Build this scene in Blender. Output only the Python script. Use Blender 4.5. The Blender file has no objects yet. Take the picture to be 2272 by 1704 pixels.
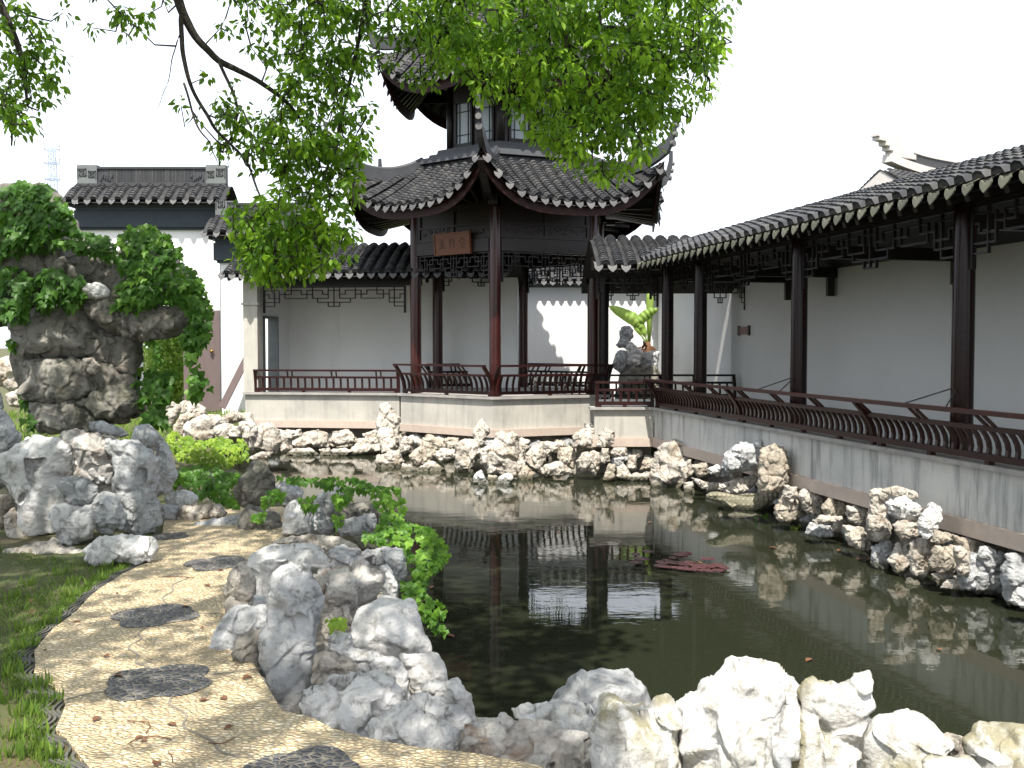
import bpy, math, random
import numpy as np
from mathutils import Vector
from mathutils.geometry import delaunay_2d_cdt
R = math.radians
random.seed(7)
rng = np.random.default_rng(7)
scene = bpy.context.scene
col = scene.collection

# ---------------------------------------------------------------- camera, sky, sun, exposure
F = 2200.0; EYE = 2.2; PITCH = math.atan(85 / F)
cam_d = bpy.data.cameras.new('camera'); cam = bpy.data.objects.new('camera', cam_d); col.objects.link(cam)
cam.location = (0, 0, EYE); cam.rotation_euler = (math.pi / 2 - PITCH, 0, 0)
cam_d.sensor_width = 36; cam_d.lens = F / 2272 * 36; cam_d.clip_end = 3000; cam_d.clip_start = .05
scene.camera = cam
SUN_EL = R(61); SUN_AZ = R(-4)            # azimuth from behind the camera, negative = from the left
sdir = Vector((math.sin(SUN_AZ) * math.cos(SUN_EL), -math.cos(SUN_AZ) * math.cos(SUN_EL), math.sin(SUN_EL)))
w = bpy.data.worlds.new('World'); scene.world = w; w.use_nodes = True
nt = w.node_tree; nt.nodes.clear()
sky = nt.nodes.new('ShaderNodeTexSky'); sky.sky_type = 'NISHITA'; sky.sun_disc = False
sky.sun_elevation = SUN_EL; sky.sun_rotation = math.atan2(sdir.x, sdir.y)
sky.dust_density = 3; sky.air_density = 1.0; sky.ozone_density = 1
hz = nt.nodes.new('ShaderNodeMix'); hz.data_type = 'RGBA'; hz.inputs[0].default_value = .55
_tc = nt.nodes.new('ShaderNodeTexCoord'); _sx = nt.nodes.new('ShaderNodeSeparateXYZ'); _mr = nt.nodes.new('ShaderNodeMapRange')
nt.links.new(_tc.outputs['Generated'], _sx.inputs[0]); nt.links.new(_sx.outputs[2], _mr.inputs[0])
_mr.inputs[1].default_value = .30; _mr.inputs[2].default_value = .75; _mr.inputs[3].default_value = .85; _mr.inputs[4].default_value = .42
nt.links.new(_mr.outputs[0], hz.inputs[0])
hz.inputs[7].default_value = (7.2, 7.6, 8.3, 1)          # milky summer haze over the whole sky
bg = nt.nodes.new('ShaderNodeBackground'); bg.inputs[1].default_value = .12
out = nt.nodes.new('ShaderNodeOutputWorld')
nt.links.new(sky.outputs[0], hz.inputs[6]); nt.links.new(hz.outputs[2], bg.inputs[0]); nt.links.new(bg.outputs[0], out.inputs[0])
sun_d = bpy.data.lights.new('sun', 'SUN'); sun_d.energy = 4.7; sun_d.angle = R(.5); sun_d.color = (1, .955, .88)
sun = bpy.data.objects.new('sun', sun_d); col.objects.link(sun)
sun.rotation_euler = sdir.to_track_quat('Z', 'Y').to_euler(); sun.location = (0, 0, 30)
scene.view_settings.view_transform = 'Standard'; scene.view_settings.look = 'None'
scene.view_settings.exposure = .95; scene.view_settings.gamma = 1
scene.render.engine = 'CYCLES'
scene.cycles.max_bounces = 7; scene.cycles.transparent_max_bounces = 8

# ---------------------------------------------------------------- projecting helpers (photo pixel -> place)
_c, _s = math.cos(PITCH), math.sin(PITCH)
def ray(px, py):
    dx = (px - 1136) / F; dz = -(py - 852) / F
    return Vector((dx, _c + dz * _s, -_s + dz * _c))
def at(px, py, Y):
    d = ray(px, py); t = Y / d.y
    return Vector((d.x * t, Y, EYE + d.z * t))
def on_z(px, py, z):
    d = ray(px, py); t = (z - EYE) / d.z
    return Vector((d.x * t, d.y * t, z))
CROPS = dict(A=(0, 380, 2.86), B=(0, 900, 3.687), C=(350, 850, 3.318), D=(800, 850, 3.16), E=(1400, 900, 2.537),
             F=(450, 1200, 3.16), G=(1150, 1400, 3.687), H=(1650, 1400, 3.556), P=(0, 1250, 3.16), V=(0, 0, 1 / 1.0271), S=(0, 0, 1.0))
def cr(c, pts):
    x0, y0, k = CROPS[c]
    return [(x0 + x / k, y0 + y / k) for x, y in pts]

# ---------------------------------------------------------------- object helpers
def tag(o, label=None, cat=None, group=None, kind=None):
    if label: o['label'] = label
    if cat: o['category'] = cat
    if group: o['group'] = group
    if kind: o['kind'] = kind
    return o
def empty(name, loc, label, cat, group=None):
    o = bpy.data.objects.new(name, None); col.objects.link(o); o.location = loc; o.empty_display_size = .2
    return tag(o, label, cat, group)
def origin(o):
    v = Vector((0, 0, 0))
    while o is not None: v += o.location; o = o.parent
    return v
def link(name, me, parent, loc=None):
    o = bpy.data.objects.new(name, me); col.objects.link(o)
    if parent is not None: o.parent = parent
    return o
def np_mesh(name, V, faces, mat, parent=None, smooth=False, loc=None, tint=None):
    """V world-space (n,3) array; faces list of tuples or (m,k) array"""
    V = np.asarray(V, dtype=np.float64)
    if parent is not None: off = np.array(origin(parent))
    elif loc is not None: off = np.array(loc)
    else: off = np.zeros(3)
    V = V - off
    me = bpy.data.meshes.new(name)
    if isinstance(faces, np.ndarray):
        m, k = faces.shape
        me.vertices.add(len(V)); me.vertices.foreach_set('co', V.ravel().astype(np.float32))
        me.loops.add(m * k); me.loops.foreach_set('vertex_index', faces.ravel().astype(np.int32))
        me.polygons.add(m); me.polygons.foreach_set('loop_start', (np.arange(m) * k).astype(np.int32))
        me.polygons.foreach_set('loop_total', np.full(m, k, dtype=np.int32))
        me.update(calc_edges=True); me.validate()
    else:
        me.from_pydata(V.tolist(), [], faces); me.update()
    if tint is not None:
        a = me.attributes.new('tint', 'FLOAT', 'POINT'); a.data.foreach_set('value', np.asarray(tint, dtype=np.float32))
    if smooth: me.polygons.foreach_set('use_smooth', np.ones(len(me.polygons), dtype=bool))
    me.materials.append(mat)
    o = bpy.data.objects.new(name, me); col.objects.link(o)
    if parent is not None: o.parent = parent
    elif loc is not None: o.location = loc
    return o

class MB:
    def __init__(s): s.v = []; s.f = []
    def quad(s, a, b, c, d):
        n = len(s.v); s.v += [tuple(a), tuple(b), tuple(c), tuple(d)]; s.f.append((n, n + 1, n + 2, n + 3))
    def poly(s, pts):
        n = len(s.v); s.v += [tuple(p) for p in pts]; s.f.append(tuple(range(n, n + len(pts))))
    def hexa(s, b, t):
        n = len(s.v); s.v += [tuple(p) for p in b] + [tuple(p) for p in t]; k = len(b)
        s.f.append(tuple(n + i for i in reversed(range(k)))); s.f.append(tuple(n + k + i for i in range(k)))
        for i in range(k): j = (i + 1) % k; s.f.append((n + i, n + j, n + k + j, n + k + i))
    def box(s, x0, x1, y0, y1, z0, z1):
        s.hexa([(x0, y0, z0), (x1, y0, z0), (x1, y1, z0), (x0, y1, z0)], [(x0, y0, z1), (x1, y0, z1), (x1, y1, z1), (x0, y1, z1)])
    def fbox(s, P, s0, s1, o0, o1, z0, z1):     # box in a wall frame
        s.hexa([P(s0, o0, z0), P(s1, o0, z0), P(s1, o1, z0), P(s0, o1, z0)], [P(s0, o0, z1), P(s1, o0, z1), P(s1, o1, z1), P(s0, o1, z1)])
    def bar(s, a, b, w, h, up=(0, 0, 1)):
        a = Vector(a); b = Vector(b); d = (b - a).normalized(); u = Vector(up)
        if abs(d.dot(u)) > .98: u = Vector((0, 1, 0)) if abs(d.y) < .9 else Vector((1, 0, 0))
        x = d.cross(u).normalized() * w / 2; y = x.cross(d).normalized() * h / 2
        s.hexa([a - x - y, a + x - y, a + x + y, a - x + y], [b - x - y, b + x - y, b + x + y, b - x + y])
    def strip(s, pts, w, h, up=(0, 0, 1)):      # rectangular section swept along points
        n0 = len(s.v); N = len(pts); P = [Vector(p) for p in pts]
        for i, p in enumerate(P):
            d = (P[min(i + 1, N - 1)] - P[max(i - 1, 0)]).normalized(); u = Vector(up)
            x = d.cross(u).normalized(); y = x.cross(d).normalized()
            wi = w[i] if isinstance(w, (list, tuple)) else w; hi = h[i] if isinstance(h, (list, tuple)) else h
            x = x * wi / 2; y = y * hi / 2
            s.v += [tuple(p - x - y), tuple(p + x - y), tuple(p + x + y), tuple(p - x + y)]
        for i in range(N - 1):
            a = n0 + 4 * i
            for k in range(4): l = (k + 1) % 4; s.f.append((a + k, a + l, a + 4 + l, a + 4 + k))
        s.f.append((n0 + 3, n0 + 2, n0 + 1, n0)); a = n0 + 4 * (N - 1); s.f.append((a, a + 1, a + 2, a + 3))
    def tube(s, pts, rad, n=8, cap=True):
        n0 = len(s.v); N = len(pts); P = [Vector(p) for p in pts]; ref = Vector((.31, .17, .93)).normalized()
        for i, p in enumerate(P):
            d = (P[min(i + 1, N - 1)] - P[max(i - 1, 0)]).normalized()
            x = d.cross(ref)
            if x.length < .05: x = d.cross(Vector((1, 0, 0)))
            x.normalize(); y = d.cross(x); r = rad[i] if isinstance(rad, (list, tuple)) else rad
            for k in range(n):
                a = 2 * math.pi * k / n; s.v.append(tuple(p + x * r * math.cos(a) + y * r * math.sin(a)))
        for i in range(N - 1):
            for k in range(n):
                l = (k + 1) % n; a = n0 + i * n; s.f.append((a + k, a + l, a + n + l, a + n + k))
        if cap: s.f.append(tuple(n0 + k for k in reversed(range(n)))); s.f.append(tuple(n0 + (N - 1) * n + k for k in range(n)))
    def lathe(s, c, prof, n=16):
        n0 = len(s.v); c = Vector(c)
        for r, z in prof:
            for k in range(n): a = 2 * math.pi * k / n; s.v.append((c.x + r * math.cos(a), c.y + r * math.sin(a), c.z + z))
        for i in range(len(prof) - 1):
            for k in range(n): l = (k + 1) % n; a = n0 + i * n; s.f.append((a + k, a + l, a + n + l, a + n + k))
        s.f.append(tuple(n0 + k for k in reversed(range(n)))); s.f.append(tuple(n0 + (len(prof) - 1) * n + k for k in range(n)))
    def build(s, name, mat, parent=None, smooth=False, loc=None):
        return np_mesh(name, np.array(s.v), s.f, mat, parent, smooth, loc)

# ---------------------------------------------------------------- numpy noise
_perm = np.random.default_rng(3).random((64, 64, 64))
def vnoise(P):
    P = np.asarray(P); i = np.floor(P).astype(int); f = P - i; f = f * f * (3 - 2 * f); i = i % 64; j = (i + 1) % 64

    x0, y0, z0 = i[:, 0], i[:, 1], i[:, 2]; x1, y1, z1 = j[:, 0], j[:, 1], j[:, 2]
    fx, fy, fz = f[:, 0], f[:, 1], f[:, 2]; q = _perm
    a = q[x0, y0, z0] * (1 - fx) + q[x1, y0, z0] * fx; b = q[x0, y1, z0] * (1 - fx) + q[x1, y1, z0] * fx
    c = q[x0, y0, z1] * (1 - fx) + q[x1, y0, z1] * fx; d = q[x0, y1, z1] * (1 - fx) + q[x1, y1, z1] * fx
    return ((a * (1 - fy) + b * fy) * (1 - fz) + (c * (1 - fy) + d * fy) * fz) * 2 - 1
def fbm(P, o=4, ridged=False):
    t = 0; a = 1; n = 0
    for k in range(o):
        v = vnoise(P * 2 ** k + 7.3 * k); v = (1 - 2 * np.abs(v)) if ridged else v
        t = t + v * a; n += a; a *= .5
    return t / n

def poly_dist(Q, P):
    """Q (n,2) points, P (m,2) polygon -> distance to outline, inside mask"""
    A = P; B = np.roll(P, -1, axis=0); D = B - A
    w_ = Q[:, None, :] - A[None]; t = np.clip((w_ * D[None]).sum(2) / np.maximum(1e-9, (D * D).sum(1))[None], 0, 1)
    d = np.sqrt(((w_ - t[..., None] * D[None]) ** 2).sum(2)).min(1)
    x, y = Q[:, 0][:, None], Q[:, 1][:, None]
    c = ((A[:, 1][None] > y) != (B[:, 1][None] > y)) & (x < D[:, 0][None] * (y - A[:, 1][None]) / np.where(D[:, 1] == 0, 1e-9, D[:, 1])[None] + A[:, 0][None])
    return d, (c.sum(1) % 2) == 1

# ---------------------------------------------------------------- materials
def new_mat(name):
    m = bpy.data.materials.new(name); m.use_nodes = True; nt = m.node_tree
    return m, nt, nt.nodes['Principled BSDF']
def ramp(nt, fac, stops):
    r = nt.nodes.new('ShaderNodeValToRGB'); e = r.color_ramp.elements
    while len(e) < len(stops): e.new(.5)
    for k, (p, c) in enumerate(stops): e[k].position = p; e[k].color = (*c, 1) if len(c) == 3 else c
    nt.links.new(fac, r.inputs[0]); return r.outputs[0]
def noise_n(nt, vec, scale, detail=5, rough=.6, dist=0):
    n = nt.nodes.new('ShaderNodeTexNoise'); n.inputs['Scale'].default_value = scale; n.inputs['Detail'].default_value = detail
    n.inputs['Roughness'].default_value = rough; n.inputs['Distortion'].default_value = dist
    nt.links.new(vec, n.inputs['Vector']); return n.outputs[0]
def coord(nt, scale=None):
    t = nt.nodes.new('ShaderNodeTexCoord').outputs['Object']
    if scale:
        m = nt.nodes.new('ShaderNodeMapping'); m.inputs['Scale'].default_value = scale; nt.links.new(t, m.inputs[0]); return m.outputs[0]
    return t
def mixc(nt, fac, a, b, mode='MIX'):
    m = nt.nodes.new('ShaderNodeMix'); m.data_type = 'RGBA'; m.blend_type = mode
    if isinstance(fac, (int, float)): m.inputs[0].default_value = fac
    else: nt.links.new(fac, m.inputs[0])
    for k, v in ((6, a), (7, b)):
        if isinstance(v, tuple): m.inputs[k].default_value = (*v, 1)
        else: nt.links.new(v, m.inputs[k])
    return m.outputs[2]
def math_n(nt, op, a, b=None, clamp=False):
    m = nt.nodes.new('ShaderNodeMath'); m.operation = op; m.use_clamp = clamp
    for k, v in ((0, a), (1, b)):
        if v is None: continue
        if isinstance(v, (int, float)): m.inputs[k].default_value = v
        else: nt.links.new(v, m.inputs[k])
    return m.outputs[0]
def bump(nt, bs, h, strength, dist, prev=None):
    b = nt.nodes.new('ShaderNodeBump'); b.inputs['Strength'].default_value = strength; b.inputs['Distance'].default_value = dist
    nt.links.new(h, b.inputs['Height'])
    if prev is not None: nt.links.new(prev, b.inputs['Normal'])
    nt.links.new(b.outputs[0], bs.inputs['Normal']); return b.outputs[0]
def simple(name, c1, c2=None, rough=.6, scale=3, bscale=None, bs=.2, bd=.01, spec=.4, vec=None, metal=0):
    m, nt, b = new_mat(name); c2 = c2 or tuple(x * .75 for x in c1); v = coord(nt, vec)
    f = noise_n(nt, v, scale, 6, .65)
    nt.links.new(ramp(nt, f, [(.3, c2), (.7, c1)]), b.inputs['Base Color'])
    b.inputs['Roughness'].default_value = rough; b.inputs['Specular IOR Level'].default_value = spec; b.inputs['Metallic'].default_value = metal
    if bscale: bump(nt, b, noise_n(nt, v, bscale, 4, .6), bs, bd)
    return m
M = {}
M['timber'] = simple('dark_timber', (.011, .008, .0075), (.006, .0045, .004), .4, 6, 30, .15, .004, .25)
M['timber_brown'] = simple('brown_timber', (.026, .017, .016), (.015, .011, .010), .42, 5, 30, .15, .004, .3)
M['lacquer'] = simple('red_lacquer', (.045, .0075, .0065), (.020, .0045, .004), .3, 4, 22, .12, .003, .5)
M['lacquer_dark'] = simple('dark_lacquer', (.017, .0045, .0045), (.008, .003, .003), .2, 4, 22, .12, .003, .22)
M['rail'] = simple('rail_lacquer', (.030, .0065, .0055), (.016, .0045, .004), .38, 5, 40, .2, .003, .3)
M['fascia'] = simple('red_fascia', (.026, .006, .005), (.015, .0045, .004), .55, 4, spec=.2)
M['board'] = simple('sign_wood', (.17, .060, .028), (.125, .043, .02), .5, 4, 40, .1, .002, vec=(1, 1, 6))
M['ink'] = simple('carved_letters', (.105, .045, .024), None, .6)
M['tin'] = simple('iron_rod', (.05, .045, .05), None, .5)
M['glass'] = simple('window_paper', (.30, .34, .36), (.24, .28, .30), .25, 2)
M['door'] = simple('purple_brown_door', (.135, .10, .095), (.11, .08, .078), .6, 3, 30, .1, .003, vec=(6, 6, 1))
M['brass'] = simple('brass', (.55, .35, .12), None, .3, metal=.9)
M['frame_grey'] = simple('grey_brick_trim', (.16, .175, .18), (.12, .13, .135), .8, 4, 30, .2, .004)
M['slate'] = simple('slate_blue_board', (.04, .055, .068), (.03, .042, .052), .75, 3, 20, .15, .003)
M['steel'] = simple('haze_tinted_steel', (.34, .42, .56), None, .5)  # distance haze put into the colour: pale blue-grey for the far mast

M['path_line'] = simple('worn_tile_line', (.24, .215, .17), (.15, .135, .11), .85, 8)
M['old_tile'] = simple('old_edging_tile', (.11, .105, .09), (.06, .058, .048), .85, 8, 40, .4, .004)
def plaster():
    m, nt, b = new_mat('white_plaster'); v = coord(nt)
    f = noise_n(nt, v, .5, 5, .6); s = noise_n(nt, coord(nt, (2.2, 2.2, .25)), 1.6, 5, .6)
    c = ramp(nt, f, [(.3, (.72, .72, .71)), (.65, (.82, .82, .81))])
    c = mixc(nt, ramp(nt, s, [(.58, (0, 0, 0)), (.8, (.35, .35, .35))]), c, (.55, .55, .53))
    nt.links.new(c, b.inputs['Base Color']); b.inputs['Roughness'].default_value = .9; b.inputs['Specular IOR Level'].default_value = .15
    bump(nt, b, noise_n(nt, v, 6, 6, .6), .25, .01); return m
M['plaster'] = plaster()
M['plaster_shaded'] = simple('shaded_gallery_plaster', (.66, .66, .64), (.60, .60, .58), .9, .6, 6, .2, .01, .15)  # white plaster greyed in its colour to deepen the shade under the gallery roof
def cement(name, base, dark, light, streak=.7):
    m, nt, b = new_mat(name); v = coord(nt)
    c = ramp(nt, noise_n(nt, v, 1.3, 7, .62), [(.32, dark), (.52, base), (.72, light)])
    s = noise_n(nt, coord(nt, (5, 5, .5)), 1.5, 6, .65)
    c = mixc(nt, ramp(nt, s, [(.5, (0, 0, 0)), (.68, (streak,) * 3)]), c, tuple(x * .42 for x in dark))
    s2 = noise_n(nt, coord(nt, (7, 7, .35)), 1.1, 4, .6)
    c = mixc(nt, ramp(nt, s2, [(.6, (0, 0, 0)), (.72, (.35, .35, .35))]), c, light)
    nt.links.new(c, b.inputs['Base Color']); b.inputs['Roughness'].default_value = .85; b.inputs['Specular IOR Level'].default_value = .25
    bump(nt, b, noise_n(nt, v, 25, 5, .7), .3, .006); return m
M['cement'] = cement('cement_render', (.42, .40, .355), (.33, .32, .29), (.50, .475, .42), .35)
M['cement_grey'] = cement('grey_cement_render', (.52, .51, .48), (.40, .40, .38), (.60, .585, .54), .8)
M['granite'] = simple('pink_granite', (.50, .41, .34), (.42, .345, .29), .8, 9, 90, .2, .003)
M['coping'] = simple('coping_stone', (.36, .34, .31), (.22, .21, .20), .8, 5, 40, .35, .006)
M['paving'] = simple('floor_slabs', (.30, .29, .27), (.22, .21, .2), .7, 3)
M['white_trim'] = simple('lime_washed_trim', (.62, .58, .55), (.45, .42, .40), .85, 3, 25, .3, .006)

def tile_mat(name, a, b_, c_, spots=.5):
    m, nt, b = new_mat(name); v = coord(nt)
    g = nt.nodes.new('ShaderNodeNewGeometry')
    c = ramp(nt, g.outputs['Random Per Island'], [(0, b_), (.55, a), (1, c_)])
    n = noise_n(nt, v, 9, 6, .7)
    c = mixc(nt, ramp(nt, n, [(.56, (0, 0, 0)), (.72, (spots,) * 3)]), c, (.20, .20, .165))
    nt.links.new(c, b.inputs['Base Color']); b.inputs['Roughness'].default_value = .62; b.inputs['Specular IOR Level'].default_value = .4
    bump(nt, b, noise_n(nt, v, 45, 4, .7), .4, .004); return m
M['tile'] = tile_mat('grey_clay_tiles', (.040, .041, .044), (.026, .027, .030), (.068, .067, .065), .28)
M['tile_dark'] = tile_mat('dark_valley_tiles', (.020, .020, .021), (.014, .014, .015), (.03, .03, .029), .2)
M['drip'] = tile_mat('pale_drip_tiles', (.092, .091, .092), (.07, .07, .071), (.125, .122, .116), .25)
M['drip_moss'] = tile_mat('mossy_drip_tiles', (.10, .102, .072), (.07, .073, .053), (.135, .134, .10), .3)
M['ridge'] = simple('ridge_plaster', (.05, .052, .056), (.03, .032, .035), .55, 4, 20, .2, .004)
M['ridge_lt'] = simple('scroll_relief', (.15, .16, .155), (.11, .12, .12), .8, 6)

def rock_mat(name, light, mid, dark, stain, stain_amt, moss, moss_amt, streak=None):
    m, nt, b = new_mat(name); v = coord(nt)
    oi = nt.nodes.new('ShaderNodeObjectInfo')
    vm = nt.nodes.new('ShaderNodeVectorMath'); vm.operation = 'ADD'; nt.links.new(v, vm.inputs[0])
    cx = nt.nodes.new('ShaderNodeCombineXYZ'); k = math_n(nt, 'MULTIPLY', oi.outputs['Random'], 37.0)
    for i in range(3): nt.links.new(k, cx.inputs[i])
    nt.links.new(cx.outputs[0], vm.inputs[1]); v = vm.outputs[0]
    big = noise_n(nt, v, 2.2, 6, .62, .6); fine = noise_n(nt, v, 11, 8, .72, .4)
    c = ramp(nt, big, [(.33, mid), (.55, light), (.75, tuple(min(1, x * 1.12) for x in light))])
    c = mixc(nt, ramp(nt, fine, [(.36, (.95,) * 3), (.5, (0, 0, 0))]), c, dark)
    nm = noise_n(nt, v, 3.4, 7, .68, 1.0)
    c = mixc(nt, ramp(nt, nm, [(.60 - .1 * stain_amt, (0, 0, 0)), (.72, (min(1, .35 + .4 * stain_amt),) * 3)]), c, stain)
    nm2 = noise_n(nt, v, 1.7, 6, .7, .3)
    c = mixc(nt, ramp(nt, nm2, [(.62 - .18 * moss_amt, (0, 0, 0)), (.76 - .1 * moss_amt, (min(.9, moss_amt),) * 3)]), c, moss)
    gp = nt.nodes.new('ShaderNodeNewGeometry'); gs = nt.nodes.new('ShaderNodeSeparateXYZ'); nt.links.new(gp.outputs['Position'], gs.inputs[0])
    wl = math_n(nt, 'ADD', gs.outputs[2], math_n(nt, 'MULTIPLY', fine, -.12))     # algae-dark wet line just above the water
    c = mixc(nt, ramp(nt, wl, [(.0, (.8, .8, .8)), (.035, (0, 0, 0))]), c, (.045, .045, .022))
    if streak:
        sv = nt.nodes.new('ShaderNodeMapping'); sv.inputs['Scale'].default_value = (7, 7, 1.1); nt.links.new(v, sv.inputs[0])
        sn = noise_n(nt, sv.outputs[0], 1.3, 6, .7, .5); sm = noise_n(nt, v, 2.0, 3, .5)
        sk = mixc(nt, 1.0, ramp(nt, sn, [(.40, (0, 0, 0)), (.56, (1, 1, 1))]), ramp(nt, sm, [(.42, (0, 0, 0)), (.54, (.95,) * 3)]), 'MULTIPLY')
        c = mixc(nt, sk, c, streak)
    # thin dark cracks
    wv = nt.nodes.new('ShaderNodeVectorMath'); wv.operation = 'ADD'
    wn = nt.nodes.new('ShaderNodeTexNoise'); wn.inputs['Scale'].default_value = 3; nt.links.new(v, wn.inputs['Vector'])
    sc = nt.nodes.new('ShaderNodeVectorMath'); sc.operation = 'SCALE'; sc.inputs['Scale'].default_value = .5; nt.links.new(wn.outputs['Color'], sc.inputs[0])
    nt.links.new(v, wv.inputs[0]); nt.links.new(sc.outputs[0], wv.inputs[1])
    mp = nt.nodes.new('ShaderNodeMapping'); mp.inputs['Scale'].default_value = (1, 1, .6); nt.links.new(wv.outputs[0], mp.inputs[0])
    vo = nt.nodes.new('ShaderNodeTexVoronoi'); vo.feature = 'DISTANCE_TO_EDGE'; vo.inputs['Scale'].default_value = 3.2; nt.links.new(mp.outputs[0], vo.inputs['Vector'])
    crk = ramp(nt, vo.outputs['Distance'], [(0, (1, 1, 1)), (.022, (0, 0, 0))])
    msk = ramp(nt, noise_n(nt, v, 1.9, 3, .5), [(.56, (0, 0, 0)), (.66, (.55, .55, .55))])
    cm = mixc(nt, 1.0, crk, msk, 'MULTIPLY')
    c = mixc(nt, cm, c, tuple(x * .35 for x in dark))
    nt.links.new(c, b.inputs['Base Color']); b.inputs['Roughness'].default_value = .86; b.inputs['Specular IOR Level'].default_value = .25
    p = bump(nt, b, noise_n(nt, v, 7, 9, .70, .5), .95, .055)
    p = bump(nt, b, noise_n(nt, v, 42, 6, .75), .8, .014, p)
    iv = math_n(nt, 'SUBTRACT', 1.0, cm); bump(nt, b, iv, .6, .02, p)
    return m
M['rk_white'] = rock_mat('white_limestone', (.70, .69, .665), (.56, .55, .53), (.30, .285, .26), (.34, .28, .19), .35, (.24, .23, .14), .22)
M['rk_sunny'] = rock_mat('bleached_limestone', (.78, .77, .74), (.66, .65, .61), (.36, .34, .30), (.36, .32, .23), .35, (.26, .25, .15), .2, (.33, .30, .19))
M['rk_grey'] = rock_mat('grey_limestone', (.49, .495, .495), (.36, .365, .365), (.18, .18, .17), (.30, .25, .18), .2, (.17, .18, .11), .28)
M['rk_brown'] = rock_mat('rust_stained_limestone', (.56, .54, .50), (.42, .40, .36), (.22, .20, .18), (.27, .14, .055), 1.0, (.13, .13, .075), .3)
M['rk_arch'] = rock_mat('weathered_arch_limestone', (.33, .315, .28), (.24, .225, .195), (.10, .09, .075), (.20, .13, .08), .35, (.075, .09, .04), .5)
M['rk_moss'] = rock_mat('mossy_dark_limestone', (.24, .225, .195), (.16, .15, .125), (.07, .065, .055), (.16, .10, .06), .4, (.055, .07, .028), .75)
M['rk_tan'] = rock_mat('tan_limestone', (.46, .41, .335), (.35, .30, .235), (.18, .15, .115), (.30, .19, .10), .5, (.16, .15, .09), .2)
M['rk_pale'] = rock_mat('pale_waterside_limestone', (.55, .505, .44), (.37, .335, .285), (.12, .105, .085), (.33, .22, .12), .8, (.17, .16, .09), .3)
M['mortar'] = simple('rubble_mortar', (.27, .245, .20), (.13, .12, .10), .9, 2.2, 9, .9, .06)

def leaf_mat(name, c0, c1, c2, trans=.45):
    m, nt, b = new_mat(name); nt.nodes.remove(b)
    a = nt.nodes.new('ShaderNodeAttribute'); a.attribute_name = 'tint'
    c = ramp(nt, a.outputs['Fac'], [(0, c0), (.5, c1), (1, c2)])
    d = nt.nodes.new('ShaderNodeBsdfPrincipled'); d.inputs['Roughness'].default_value = .5; d.inputs['Specular IOR Level'].default_value = .35
    t = nt.nodes.new('ShaderNodeBsdfTranslucent'); mx = nt.nodes.new('ShaderNodeMixShader'); mx.inputs[0].default_value = trans
    nt.links.new(c, d.inputs['Base Color'])
    nt.links.new(mixc(nt, .5, c, tuple(min(1, x * 1.5) for x in c2)), t.inputs[0])
    nt.links.new(d.outputs[0], mx.inputs[1]); nt.links.new(t.outputs[0], mx.inputs[2])
    nt.links.new(mx.outputs[0], nt.nodes['Material Output'].inputs[0]); return m
M['camphor'] = leaf_mat('camphor_leaves', (.026, .070, .007), (.085, .195, .010), (.29, .48, .03), .47)
M['ivy'] = leaf_mat('creeper_leaves', (.022, .065, .008), (.055, .150, .012), (.18, .34, .03), .38)
M['ivy_bright'] = leaf_mat('fresh_creeper_leaves', (.06, .13, .016), (.17, .29, .03), (.36, .48, .05), .4)
M['banana'] = leaf_mat('banana_leaf', (.14, .25, .04), (.24, .38, .07), (.36, .48, .12), .4)
M['bamboo'] = leaf_mat('bamboo_leaves', (.12, .22, .03), (.26, .40, .06), (.42, .55, .12), .5)
M['grass'] = leaf_mat('grass_blades', (.045, .075, .015), (.085, .16, .02), (.22, .32, .05), .35)
M['dry'] = simple('dry_leaf', (.17, .075, .035), (.09, .045, .022), .8, 20)
M['bark'] = simple('camphor_bark', (.05, .042, .034), (.025, .02, .017), .85, 12, 30, .8, .02)
M['lily'] = simple('red_lily_leaf', (.085, .022, .035), (.05, .035, .022), .3, 12)

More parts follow.
